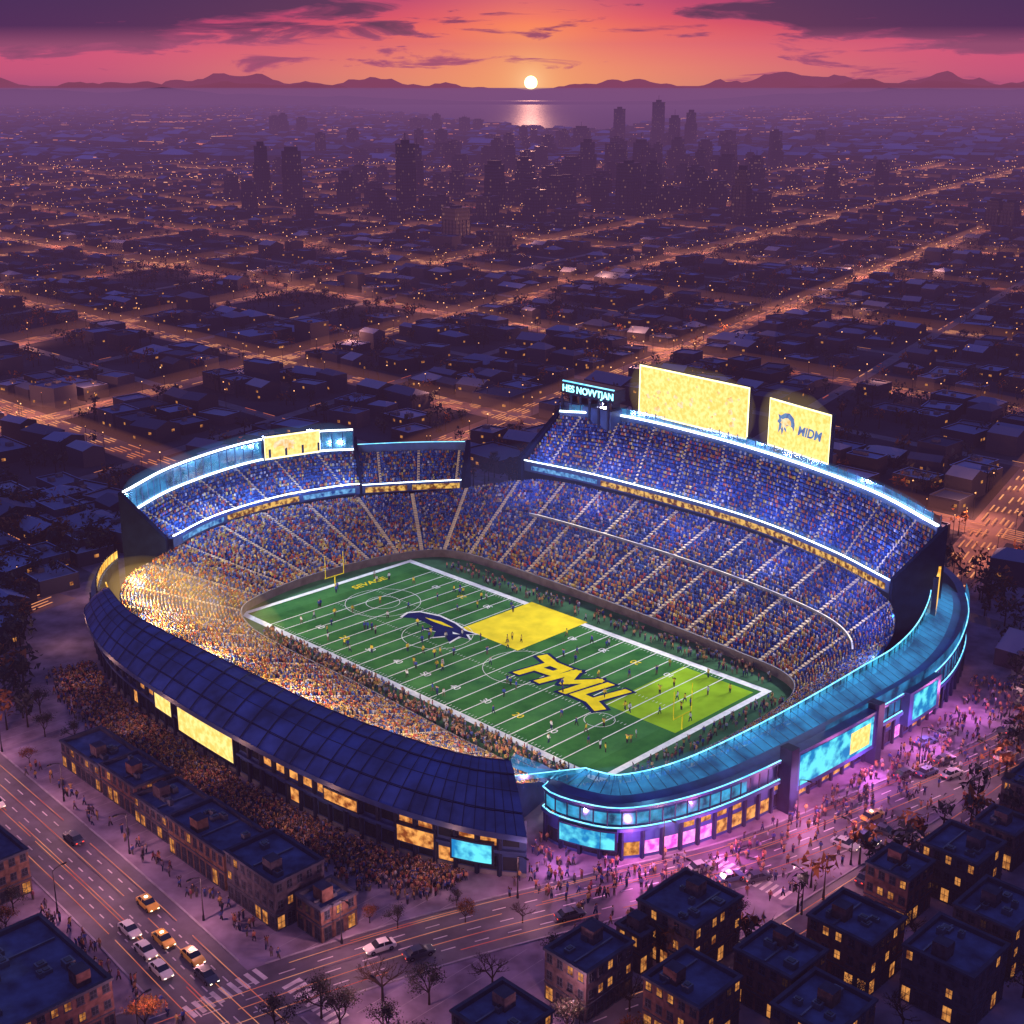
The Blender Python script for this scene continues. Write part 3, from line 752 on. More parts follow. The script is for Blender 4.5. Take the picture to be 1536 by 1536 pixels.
for pts,w in ((R1,6.5),(R2,6.0),(R3,3.4)):
    for s in (-1,1):
        n=80
        for i in range(n):
            t0,t1=i/n,(i+1)/n
            p0,p1=cr(pts,t0),cr(pts,t1); dx,dy=p1[0]-p0[0],p1[1]-p0[1];l=math.hypot(dx,dy); nx,ny=-dy/l*s,dx/l*s
            mp=((p0[0]+p1[0])/2+nx*w,(p0[1]+p1[1])/2+ny*w)
            bad=False
            for q2,w2 in ((R1,6.5),(R2,6.0),(R3,3.4)):
                if q2 is pts: continue
                for k in range(60):
                    if math.dist(mp,cr(q2,k/60))<w2+2.0: bad=True
            if bad: continue
            lo=[W(p0[0]+nx*w,p0[1]+ny*w,.02),W(p1[0]+nx*w,p1[1]+ny*w,.02),W(p1[0]+nx*(w+.3),p1[1]+ny*(w+.3),.02),W(p0[0]+nx*(w+.3),p0[1]+ny*(w+.3),.02)]
            mb.hexa(lo,[(x,y,.15) for x,y,z in lo],'kerb')
mb.make("kerb")
mb=MB()
for pts,offs in ((R1,(-3.2,0,3.2)),(R2,(-3,0,3)),(R3,(0,))):
    for o_ in offs: dashes(mb,pts,o_,.052,'mark')
for i in range(9):
    mb.face([W(57,-112+i*1.4,.056),W(60,-112+i*1.4,.056),W(60,-111.3+i*1.4,.056),W(57,-111.3+i*1.4,.056)],'mark')
    mb.face([W(63+i*1.3,-100,.056),W(63.7+i*1.3,-100,.056),W(63.7+i*1.3,-97,.056),W(63+i*1.3,-97,.056)],'mark')
for i in range(12):
    mb.face([W(86+i*1.2,-34,.056),W(86.6+i*1.2,-34,.056),W(86.6+i*1.2,-31,.056),W(86+i*1.2,-31,.056)],'mark')
mb.make("road_markings")
mb=MB()
for pts,lst in ((R1,(-4.6,-1.9,-1.4,1.5,4.4)),(R2,(-4.4,-1.7,1.2,1.7,4.3,4.7)),(R3,(-1.6,1.7))):
    for o_ in lst:
        t0=R.uniform(0,.35)
        for seg in range(6):
            t1=min(1,t0+R.uniform(.08,.25))
            sub=[cr(pts,t0+(t1-t0)*i/6) for i in range(7)]
            ribbon(mb,sub,o_-.06,o_+.06,.35+.1*R.random(),'trailo',14)
            t0=t1+R.uniform(.005,.05)
            if t0>.98: break
mb.make("traffic_light_trails")

# ============================================================ CITY
def G(s,t): return (s-.25*(t-156),t)
smaj=[-1990,-1820,-1660,-1500,-1345,-1190,-1040,-890,-745,-595,-440,-300,-150,40,190,350,520,700]
tmaj=[-260,-110,30,156,300,440,600,770,950,1140,1330,1530,1740,1960,2190]
def inview(a,b,ymax=1900,m=1.12,pad=40):
    X,Y,_=W(a,b); return 60<Y<ymax and abs(X)<Y*.384*m+pad
def clear(a,b,r=0):
    if (( a+7)/(108+r))**2+((b-8)/(112+r))**2<1: return False
    if -150<a<190 and b<-66: return False
    if a>-20 and b<60: return False
    return True
roads=MB(); trails=MB(); lamps=MB(); LIGHTS=[]
glow('streetglowA',(1,.31,.14),.0038); glow('streetglowB',(1,.31,.14),.0038)  # added emission tubes along streets, standing in for lamp-lit road glow
glowA=MB(); glowB=MB()
def seg_road(P,Q,w,major,glow_vol=None,mm=None):
    n=max(1,int(math.dist(P,Q)/12)); run=[]
    def flush():
        if len(run)>5:
            pts=[]; k=max(2,len(run)//3)
            for i in range(k+1): pts.append(run[int(i*(len(run)-1)/k)])
            tube(glow_vol,pts,8,4.2,mm,8)
        run.clear()
    for i in range(n):
        A=(P[0]+(Q[0]-P[0])*i/n,P[1]+(Q[1]-P[1])*i/n);B=(P[0]+(Q[0]-P[0])*(i+1)/n,P[1]+(Q[1]-P[1])*(i+1)/n)
        m_=((A[0]+B[0])/2,(A[1]+B[1])/2)
        if not inview(*m_,2900 if major else 1500) or not clear(*m_):
            if glow_vol is not None: flush()
            continue
        dx,dy=B[0]-A[0],B[1]-A[1];l=math.hypot(dx,dy);nx,ny=-dy/l,dx/l
        z=.03 if abs(dx)>abs(dy) else .036
        if not major: z-=.008
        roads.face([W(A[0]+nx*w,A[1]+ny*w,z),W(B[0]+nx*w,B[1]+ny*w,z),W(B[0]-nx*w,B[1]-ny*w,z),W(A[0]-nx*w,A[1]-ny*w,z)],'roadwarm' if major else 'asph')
        X,Y,_=W(*m_)
        if major:
            if glow_vol is not None: run.append((X,Y,1.5))
            for off in (-w*.7,-w*.45,-w*.2,w*.12,w*.4,w*.66):
                if R.random()<.8:
                    u=R.random()*.3; v2=u+R.uniform(.3,.7); hw=.15+Y*.00026
                    a0=(A[0]+dx*u+nx*off,A[1]+dy*u+ny*off);a1=(A[0]+dx*v2+nx*off,A[1]+dy*v2+ny*off)
                    trails.face([W(a0[0]-nx*hw,a0[1]-ny*hw,.6),W(a1[0]-nx*hw,a1[1]-ny*hw,.6),W(a1[0]+nx*hw,a1[1]+ny*hw,.6),W(a0[0]+nx*hw,a0[1]+ny*hw,.6)],'citytrail')
        elif R.random()<.3:
            hw=.12+Y*.0002; a0,a1=(A[0]+nx,A[1]+ny),(B[0]-dx*.4+nx,B[1]-dy*.4+ny)
            trails.face([W(a0[0]-nx*hw,a0[1]-ny*hw,.6),W(a1[0]-nx*hw,a1[1]-ny*hw,.6),W(a1[0]+nx*hw,a1[1]+ny*hw,.6),W(a0[0]+nx*hw,a0[1]+ny*hw,.6)],'citytrail')
        if (major and R.random()<.85) or R.random()<.12:
            sd=R.choice((-1,1)); L_=(m_[0]+nx*(w+1)*sd,m_[1]+ny*(w+1)*sd)
            x,y,_=W(*L_); r=(.10+Y*.00012)*R.uniform(.6,1.3); z=7.5
            lamps.face([(x-r,y,z),(x,y-r,z),(x+r,y,z),(x,y+r,z)],'lamp'); lamps.face([(x-r,y,z-r),(x+r,y,z-r),(x+r,y,z+r),(x-r,y,z+r)],'lamp')
            lamps.face([(x-.08,y,0),(x+.08,y,0),(x+.08,y,z),(x-.08,y,z)],'pole')
            if major and i%3==0 and Y<1100: LIGHTS.append((x,y,8.5))
    if glow_vol is not None: flush()
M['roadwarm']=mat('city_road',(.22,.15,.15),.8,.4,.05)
for s in smaj: seg_road(G(s,-260),G(s,2190),6.0,True,glowA,'streetglowA')
for t in tmaj: seg_road(G(-2100,t),G(800,t),6.0,True,glowB,'streetglowB')
def subd(L): return [ (L[i]+L[i+1])/2 for i in range(len(L)-1)]
for s in subd(smaj): seg_road(G(s,-260),G(s,2190),2.6,False)
for t in subd(tmaj): seg_road(G(-2100,t),G(800,t),2.6,False)
roads.make("city_streets"); glowA.make("street_glow"); glowB.make("street_glow")
sall=sorted(smaj+subd(smaj)); tall=sorted(tmaj+subd(tmaj))
city=MB(); TREES=[]
def rot4(ca,cb,hw,hd,ang):
    c,s=math.cos(ang),math.sin(ang)
    return [(ca+x*c-y*s,cb+x*s+y*c) for x,y in ((-hw,-hd),(hw,-hd),(hw,hd),(-hw,hd))]
def house(mbx,ca,cb,hw,hd,h,ang,win=True,lift=1.0):
    q=rot4(ca,cb,hw,hd,ang); lo=[W(*p_,0) for p_ in q]; hi=[W(*p_,h) for p_ in q]
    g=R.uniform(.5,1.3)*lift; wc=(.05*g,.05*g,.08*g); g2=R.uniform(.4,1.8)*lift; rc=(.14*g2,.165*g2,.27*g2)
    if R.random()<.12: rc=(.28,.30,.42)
    if R.random()<.7:
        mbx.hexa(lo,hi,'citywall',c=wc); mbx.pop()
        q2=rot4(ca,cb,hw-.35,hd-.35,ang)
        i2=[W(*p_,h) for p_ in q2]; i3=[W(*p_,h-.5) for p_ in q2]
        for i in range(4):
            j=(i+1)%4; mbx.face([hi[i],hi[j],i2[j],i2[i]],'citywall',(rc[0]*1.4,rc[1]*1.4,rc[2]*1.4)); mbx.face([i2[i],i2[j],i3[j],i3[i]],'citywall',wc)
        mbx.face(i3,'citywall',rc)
        for _ in range(R.randint(0,2)):
            x,y=R.uniform(-.6,.6)*hw,R.uniform(-.6,.6)*hd; c_,s_=math.cos(ang),math.sin(ang)
            cc=(ca+x*c_-y*s_,cb+x*s_+y*c_); q5=rot4(*cc,R.uniform(.6,1.6),R.uniform(.6,1.2),ang)
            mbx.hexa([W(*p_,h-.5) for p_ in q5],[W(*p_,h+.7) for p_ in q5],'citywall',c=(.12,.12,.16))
    else:
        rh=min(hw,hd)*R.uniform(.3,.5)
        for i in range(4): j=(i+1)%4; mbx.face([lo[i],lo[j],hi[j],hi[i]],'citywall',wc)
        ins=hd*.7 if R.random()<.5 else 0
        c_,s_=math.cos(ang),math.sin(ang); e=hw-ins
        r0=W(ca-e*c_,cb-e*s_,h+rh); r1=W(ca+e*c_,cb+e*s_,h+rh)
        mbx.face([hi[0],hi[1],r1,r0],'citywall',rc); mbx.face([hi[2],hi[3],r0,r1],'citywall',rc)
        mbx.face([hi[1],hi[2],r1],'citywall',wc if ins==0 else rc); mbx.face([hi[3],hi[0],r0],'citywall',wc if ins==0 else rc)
    if win:
        for side in (0,1,3):
            P0,P1=q[side],q[(side+1)%4]; L_=math.dist(P0,P1); nx,ny=(P1[1]-P0[1])/L_,-(P1[0]-P0[0])/L_
            for _ in range(R.choice((0,0,0,1,1,2))):
                u=R.uniform(.1,.85); wd=R.uniform(.8,1.5)/L_; z0=R.choice([1.2,1.2,h-2.2]) ; z0=max(1,min(z0,h-2))
                A=(P0[0]+(P1[0]-P0[0])*u+nx*.05,P0[1]+(P1[1]-P0[1])*u+ny*.05);B=(A[0]+(P1[0]-P0[0])*wd,A[1]+(P1[1]-P0[1])*wd)
                mbx.face([W(*A,z0),W(*B,z0),W(*B,z0+.9),W(*A,z0+.9)],'winlit')
for i in range(len(sall)-1):
    for j in range(len(tall)-1):
        s0,s1,t0,t1=sall[i]+8,sall[i+1]-8,tall[j]+8,tall[j+1]-8
        cs=G((s0+s1)/2,(t0+t1)/2)
        if not inview(*cs,2300,1.15,70): continue
        Yc=W(*cs)[1]
        du=14.0 if Yc<900 else 19
        nu,nv=max(1,int((s1-s0)/du)),max(1,int((t1-t0)/du))
        park=R.random()<.08
        for u in range(nu):
            for v_ in range(nv):
                ss=s0+(s1-s0)*(u+.5)/nu+R.uniform(-1.5,1.5); t_2=t0+(t1-t0)*(v_+.5)/nv+R.uniform(-1.5,1.5)
                a,b=G(ss,t_2)
                if not clear(a,b,6) : continue
                if R.random()<(.76 if not park else .08):
                    hw,hd=R.uniform(4.0,7.4),R.uniform(3.3,6.2)
                    if R.random()<.1: hw*=1.5; hd*=1.3
                    h=R.choice([3,3.5,4,5,6])*(1+.2*R.random())
                    if R.random()<.02: h*=1.8
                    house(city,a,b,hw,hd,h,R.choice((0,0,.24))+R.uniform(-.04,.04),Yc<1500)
                    if R.random()<.8: TREES.append((a+R.choice((-1,1))*7.5,b+R.choice((-1,1))*R.uniform(4,8)))
                else:
                    for _ in range(3): TREES.append((a+R.uniform(-7,7),b+R.uniform(-7,7)))
def bay(X,Y): return Y>3850 and abs(X-200)<(Y-3500)*.26
for _ in range(8500):
    Y=2200+ (R.random()**1.5)*6500; X=R.uniform(-1,1)*(Y*.43)
    if bay(X,Y): continue
    a,b=toL(X,Y); house(city,a,b,R.uniform(8,26),R.uniform(8,20),R.choice([5,7,9,14]),R.choice((0,.24)),False,1.5)
city.make("distant_city_buildings",col=True)
M['lampfar']=emis('far_city_light',(1,.24,.12),(1,.45,.25),1.2,.02,sample=False)
for _ in range(1700):
    Y=1500+(R.random()**1.3)*6000; X=R.uniform(-1,1)*(Y*.42)
    if bay(X,Y): continue
    r=(.3+Y*.00012)*R.choice((.5,.7,1)); z=12; k=R.choice((1,1,3,8))
    lamps.face([(X-r*k,Y,z-r),(X+r,Y,z-r),(X+r,Y,z+r),(X-r*k,Y,z+r)],'lampfar')
for k in range(36):
    Y0=R.uniform(2300,5600); X0=R.uniform(-.38,.38)*Y0; dx=R.choice((1,-1)); L_=R.uniform(300,900)
    for q_ in range(40):
        u=q_/40; X=X0+dx*L_*u+R.uniform(-4,4); Y=Y0+L_*.75*u
        if bay(X,Y): continue
        r=.9+Y*.00012; lamps.face([(X-r*4,Y,8-r*.5),(X+r*4,Y,8-r*.5),(X+r*4,Y,8+r*.5),(X-r*4,Y,8+r*.5)],'lampfar')
lamps.make("distant_street_lights"); trails.make("distant_traffic_glow")

def mass_trees(name,pos,nleaf=34):
    n=len(pos); pos=np.array(pos)
    rad=NR.uniform(1.8,3.6,n); hh=NR.uniform(3.5,7.0,n)
    d=NR.normal(size=(n,nleaf,3)); d/=np.linalg.norm(d,axis=2,keepdims=True); d*=NR.uniform(.35,1.05,(n,nleaf,1))
    lump=1+.3*np.sin(d[:,:,0:1]*5+NR.uniform(0,6,(n,1,1)))
    c=pos[:,None,:]+d*lump*np.stack([rad,rad,rad*.8],1)[:,None,:]; c[:,:,2]+=(hh-rad*.3)[:,None]
    sz=NR.uniform(.5,1.25,(n,nleaf,1,1))
    tri=c[:,:,None,:]+NR.uniform(-1,1,(n,nleaf,3,3))*sz
    autumn=(NR.rand(n)<.25)[:,None,None]
    base=np.where(autumn,np.array((.17,.07,.03)),np.array((.035,.040,.045)))
    colr=base*NR.uniform(.4,1.5,(n,nleaf,1))*(1+.5*d[:,:,2:3])
    cols=np.repeat(colr.reshape(-1,3),3,0)
    V=tri.reshape(-1,3); T=np.arange(len(V)).reshape(-1,3)
    tp=[]; w=.22
    for k in range(n):
        x,y,_=pos[k]; h=hh[k]
        tp+=[(x-w,y,0),(x+w,y,0),(x,y,h),(x,y-w,0),(x,y+w,0),(x,y,h)]
    tp=np.array(tp); T2=np.arange(len(tp)).reshape(-1,3)+len(V)
    V=np.concatenate([V,tp]); cols=np.concatenate([cols,np.tile((.03,.022,.02),(len(tp),1))])
    return tri_mesh(name,V,np.concatenate([T,T2]),cols,'leaf')
tp=[W(a,b) for a,b in TREES if W(a,b)[1]<1900]
for k in range(260):
    an=R.uniform(-.6,3.5); r1=R.uniform(112,124); a,b=-7+math.cos(an)*r1,8+math.sin(an)*(r1+3)
    tp.append(W(a,b))
mass_trees("distant_trees",tp)

# ------------------------------------------------------------ skyscrapers
def towermat():
    m,nt,out=newmat('tower_facade')
    p=nt.nodes.new("ShaderNodeBsdfPrincipled"); p.inputs["Roughness"].default_value=.4
    tc=nt.nodes.new("ShaderNodeNewGeometry")
    mul=nt.nodes.new("ShaderNodeVectorMath"); mul.operation='MULTIPLY'; mul.inputs[1].default_value=(.7,.7,.34)
    nt.links.new(tc.outputs["Position"],mul.inputs[0])
    fl=nt.nodes.new("ShaderNodeVectorMath"); fl.operation='FLOOR'; nt.links.new(mul.outputs[0],fl.inputs[0])
    fr=nt.nodes.new("ShaderNodeVectorMath"); fr.operation='FRACTION'; nt.links.new(mul.outputs[0],fr.inputs[0])
    wn=nt.nodes.new("ShaderNodeTexWhiteNoise"); nt.links.new(fl.outputs[0],wn.inputs["Vector"])
    g=nt.nodes.new("ShaderNodeMath"); g.operation='GREATER_THAN'; g.inputs[1].default_value=.95; nt.links.new(wn.outputs["Value"],g.inputs[0])
    s=nt.nodes.new("ShaderNodeSeparateXYZ"); nt.links.new(fr.outputs[0],s.inputs[0])
    g2=nt.nodes.new("ShaderNodeMath"); g2.operation='GREATER_THAN'; g2.inputs[1].default_value=.45; nt.links.new(s.outputs[2],g2.inputs[0])
    mm=nt.nodes.new("ShaderNodeMath"); mm.operation='MULTIPLY'; nt.links.new(g.outputs[0],mm.inputs[0]); nt.links.new(g2.outputs[0],mm.inputs[1])
    m3=nt.nodes.new("ShaderNodeMath"); m3.operation='MULTIPLY'; m3.inputs[1].default_value=.14; nt.links.new(mm.outputs[0],m3.inputs[0])
    p.inputs["Emission Color"].default_value=(1,.5,.3,1); nt.links.new(m3.outputs[0],p.inputs["Emission Strength"])
    mxc=nt.nodes.new("ShaderNodeMix"); mxc.data_type='RGBA'; mxc.inputs["A"].default_value=(.012,.016,.04,1); mxc.inputs["B"].default_value=(.028,.036,.08,1)
    nt.links.new(g2.outputs[0],mxc.inputs["Factor"]); nt.links.new(mxc.outputs["Result"],p.inputs["Base Color"])
    nt.links.new(p.outputs[0],out.inputs[0]); m.cycles.emission_sampling='NONE'
    return m
M['tower']=towermat()
def tower(X,Y,h,w):
    mbx=MB(); a,b=toL(X,Y); hw=w/2*.85; hd=hw*R.uniform(.75,1.15); ang=R.choice((0,.24))
    def bx(hw,hd,z0,z1,m='tower'):
        q=rot4(a,b,hw,hd,ang); mbx.hexa([W(*p_,z0) for p_ in q],[W(*p_,z1) for p_ in q],m)
    k=R.random()
    bx(hw*1.5,hd*1.5,0,5)
    if k<.35:
        bx(hw,hd,5,h*.93); bx(hw*.7,hd*.7,h*.93,h,'navydark')
    elif k<.7:
        bx(hw,hd,5,h*.68); bx(hw*.82,hd*.82,h*.68,h*.95); bx(hw*.5,hd*.4,h*.95,h*1.02,'navydark')
    else:
        bx(hw,hd,5,h*.97); bx(hw*1.03,hd*1.03,h*.97,h); bx(hw*.4,hd*.5,h,h*1.05,'navydark')
    if R.random()<.3: bx(.25,.25,h,h*1.15,'navydark')
    q=rot4(a,b,hw+.15,hd+.15,ang)
    for i in range(4):
        for u in (.0,.25,.5,.75):
            P0,P1=q[i],q[(i+1)%4]; c=(P0[0]*(1-u)+P1[0]*u,P0[1]*(1-u)+P1[1]*u); q5=rot4(*c,.2,.2,ang)
            mbx.hexa([W(*p_,5) for p_ in q5],[W(*p_,h*.66) for p_ in q5],'navydark')
    mbx.make("skyscraper")
TW=[(-264,1448,62,14),(-232,1448,58,16),(-103,1331,66,15),(-110,1588,54,14),(-17,1331,50,16),(-6,2326,44,16),(13,1448,47,18),(96,1755,54,20),(113,1331,48,20),(170,1819,52,17),(152,1480,42,15),
(300,2850,88,24),(215,2780,76,20),(348,2699,74,20),(300,2560,68,18),(207,1231,50,16),(282,1588,42,20),(425,2230,50,19),(248,1800,40,16),(257,1640,42,20),(-44,1069,28,18),(-200,3676,50,24),(-170,1400,36,14),(-256,1331,30,13),
(-305,1490,28,13),(415,1170,27,13),(425,1160,26,14),(41,1490,36,18),(47,1170,18,18),(98,1490,31,17),(-7,1010,19,13),(-176,1588,32,15),(-65,1260,23,15),(149,1300,28,16),(-560,3400,56,22),(-590,3450,48,24),(-530,3500,46,24),(-250,3600,40,26),(-120,3500,44,22),(-230,3700,38,24),(-90,3650,38,22),
(390,2500,42,26),(330,2100,36,20),(60,2300,42,22),(130,2600,48,24),(-60,1500,31,15),(70,1620,40,19),(200,1500,35,18),(-130,1330,24,14),(-190,1250,21,15),(340,1450,25,15),(190,1400,38,17),(240,2000,48,20),(140,1900,44,20),(20,1800,38,18),(90,1400,30,16)]
for x in TW: tower(*x)
for _ in range(110):
    Y=R.uniform(1200,2900); X=R.gauss(90,140)*Y/1500
    if abs(X)<Y*.38: tower(X,Y,R.uniform(15,36)*(1 if Y<1800 else 1.25),R.uniform(12,20))

# ------------------------------------------------------------ near buildings
M['kerbd']=mat('dark_trim',(.05,.055,.085),.8)
M['rooftop']=mat('flat_roof_felt',(.07,.095,.18),.8,.5,.35,.1)
def building(a0,a1,b0,b1,h,floors,lit=.24,name="brick_building"):
    mbx=MB(); i=R.randint(0,3); key='brk%d'%i
    if key not in M:
        cc=[(.11,.06,.06),(.08,.06,.075),(.12,.07,.06),(.055,.05,.07)][i]
        M[key]=mat('brick_%d'%i,cc,.85,.4,1.2,.2)
    mbx.box(a0,a1,b0,b1,0,h,key); mbx.pop()
    p=.35; zr=h-.7
    def ring(x0,x1,y0,y1,X0,X1,Y0,Y1,z,zz,m):
        o=[(x0,y0),(x1,y0),(x1,y1),(x0,y1)];i=[(X0,Y0),(X1,Y0),(X1,Y1),(X0,Y1)]
        for k in range(4):
            j=(k+1)%4; mbx.face([W(*o[k],z),W(*o[j],z),W(*i[j],zz),W(*i[k],zz)],m)
    ring(a0-.2,a1+.2,b0-.2,b1+.2,a0+p,a1-p,b0+p,b1-p,h+.02,h+.02,'kerbd'); ring(a0-.2,a1+.2,b0-.2,b1+.2,a0-.2,a1+.2,b0-.2,b1+.2,h-.35,h+.02,'kerbd')
    ring(a0+p,a1-p,b0+p,b1-p,a0+p,a1-p,b0+p,b1-p,zr,h+.02,'kerbd')
    mbx.face([W(a0+p,b0+p,zr),W(a1-p,b0+p,zr),W(a1-p,b1-p,zr),W(a0+p,b1-p,zr)],'rooftop')
    wA,wB=a1-a0,b1-b0
    for _ in range(max(2,int(wA*wB/20))):
        x,y=R.uniform(a0+1.2,a1-2.6),R.uniform(b0+1.2,b1-2.4); sx,sy,sz=R.uniform(.6,1.7),R.uniform(.6,1.4),R.uniform(.4,1.1)
        mbx.box(x,x+sx,y,y+sy,zr,zr+sz,'metal'); mbx.box(x+sx*.2,x+sx*.8,y+sy*.2,y+sy*.8,zr+sz,zr+sz+.12,'glassdark')
    x,y=R.uniform(a0+1,a1-3.4),R.uniform(b0+1,b1-3.2); mbx.box(x,x+2.2,y,y+2.0,zr,zr+2.1,key,'kerbd')
    x=R.uniform(a0+1,a1-1); mbx.box(x,x+.25,b0+.9,b1-.9,zr+.15,zr+.4,'metal')
    fh=h/floors
    sides=[((a0,b0),(a1,b0),(0,-1)),((a1,b0),(a1,b1),(1,0)),((a1,b1),(a0,b1),(0,1)),((a0,b1),(a0,b0),(-1,0))]
    for (P0,P1,nn) in sides:
        L_=math.dist(P0,P1); n=max(2,int(L_/1.75)); d=((P1[0]-P0[0])/L_,(P1[1]-P0[1])/L_)
        def bx(u0,u1,z0,z1,o0,o1,m):
            A=(P0[0]+d[0]*u0+nn[0]*o0,P0[1]+d[1]*u0+nn[1]*o0);B=(P0[0]+d[0]*u1+nn[0]*o0,P0[1]+d[1]*u1+nn[1]*o0)
            C=(B[0]+nn[0]*(o1-o0),B[1]+nn[1]*(o1-o0));D=(A[0]+nn[0]*(o1-o0),A[1]+nn[1]*(o1-o0))
            mbx.hexa([W(*A,z0),W(*B,z0),W(*C,z0),W(*D,z0)],[W(*A,z1),W(*B,z1),W(*C,z1),W(*D,z1)],m,bottom=True)
        bx(0,L_,fh*.98,fh*.98+.18,.0,.14,'kerbd')
        for f in range(floors):
            for i in range(n):
                u=L_*(i+.5)/n; z0=f*fh+fh*.34; z1=f*fh+fh*.78
                ww=.42
                if f==0: z0=.25; z1=fh*.82; ww=.6
                m='winlit' if R.random()<(lit if f>0 else lit+.15) else 'glassdark'
                bx(u-ww-.08,u+ww+.08,z0-.08,z1+.08,.0,.05,'kerbd'); bx(u-ww,u+ww,z0,z1,.05,.07,m)
                bx(u-.03,u+.03,z0,z1,.07,.09,'kerbd')
                bx(u-ww,u+ww,(z0+z1)/2-.03,(z0+z1)/2+.03,.07,.085,'kerbd'); bx(u-ww-.15,u+ww+.15,z0-.16,z0-.08,.0,.16,'kerbd')
    mbx.make(name)
BL=[(-17,-3,-91,-83,5.2,2),(-2.5,9,-91,-83.5,6.0,2),(9.5,20,-91.5,-83,5.0,2),(22,38,-92.5,-84,6.6,2),(39.5,52,-93,-84,8.2,3),(53,59,-90,-83.5,5.6,2),
 (1,17,-124,-113.5,7.5,3),(-18,-4,-126,-114,6.5,2),(34,54,-136,-120,7.5,3),
 (90,97.5,-76,-66.5,8,3),(91.5,96,-63,-60.3,6.2,2),(92,102,-59,-48,8.5,3),(90,99,-93,-84,7.5,3),(86,96,-110,-100,7,3),
 (109.5,116.5,-27,-19.5,8,3),(111,121,-45,-36,8.4,3),(113,122,-17,-8,8.6,3),(114,121,-2,5,6.5,2),(103,112,-71,-62,7.8,3),(108,117,-58,-49.5,8,3),(124,134,-42,-32,8.6,3),(124,133,-28,-18,8.2,3),
 (112,124,12,26,7.6,3),(113,124,34,46,7.6,3),(128,138,-8,4,8,3),(118,127,-64,-54,8,3),(124,134,12,24,8,3),(114,126,54,68,8,3),(130,140,34,50,8,3)]
for x in BL: building(*x)
def lampmesh():
    mbx=MB()
    def cyl(r0,r1,z0,z1,m,n=8,cx=0,cy=0):
        for i in range(n):
            c0,s0=math.cos(2*math.pi*i/n),math.sin(2*math.pi*i/n);c1,s1=math.cos(2*math.pi*(i+1)/n),math.sin(2*math.pi*(i+1)/n)
            mbx.face([(cx+c0*r0,cy+s0*r0,z0),(cx+c1*r0,cy+s1*r0,z0),(cx+c1*r1,cy+s1*r1,z1),(cx+c0*r1,cy+s0*r1,z1)],m)
    cyl(.2,.16,0,.8,'pole'); cyl(.11,.06,.8,7.2,'pole')
    for k in range(6):
        t0,t1=k/6,(k+1)/6
        x0,x1=1.8*t0,1.8*t1; z0,z1=7.2+.5*math.sin(t0*1.57),7.2+.5*math.sin(t1*1.57)
        mbx.hexa([(x0,-.05,z0),(x1,-.05,z1),(x1,.05,z1),(x0,.05,z0)],[(x0,-.05,z0+.1),(x1,-.05,z1+.1),(x1,.05,z1+.1),(x0,.05,z0+.1)],'pole',bottom=True)
    mbx.hexa([(1.5,-.16,7.62),(2.3,-.14,7.62),(2.3,.14,7.62),(1.5,.16,7.62)],[(1.55,-.1,7.82),(2.25,-.08,7.8),(2.25,.08,7.8),(1.55,.1,7.82)],'pole')
    mbx.face([(1.55,-.13,7.6),(2.25,-.12,7.6),(2.25,.12,7.6),(1.55,.13,7.6)],'lamp')
    return mbx.make("street_lamp")
lm=lampmesh(); first=True
LP=[(-30,-96.5,-1),(-5,-97,-1),(18,-97.5,-1),(42,-99,-1),(-14,-112,1),(25,-113.5,1),(60,-120,1),(61,-88,0),(71,-62,0),(80,-38,0),(88,-12,0),(93,20,0),(96,50,0),(80,-96,2),(92,-45,2),(102,-18,2),(105,22,2),(110,48,2),(104,-35,2),(100,-80,2)]
NEARL=[]
for (a,b,k) in LP:
    o=lm if first else bpy.data.objects.new("street_lamp",lm.data)
    if not first: COL.objects.link(o)
    first=False
    o.location=W(a,b,.02)
    ang={-1:(0,-1),1:(0,1),0:(1,0),2:(-1,0)}[k]
    d=Vector(W(a+ang[0],b+ang[1]))-Vector(W(a,b)); o.rotation_euler=(0,0,math.atan2(d.y,d.x))
    NEARL.append(W(a+ang[0]*1.9,b+ang[1]*1.9,7.4))
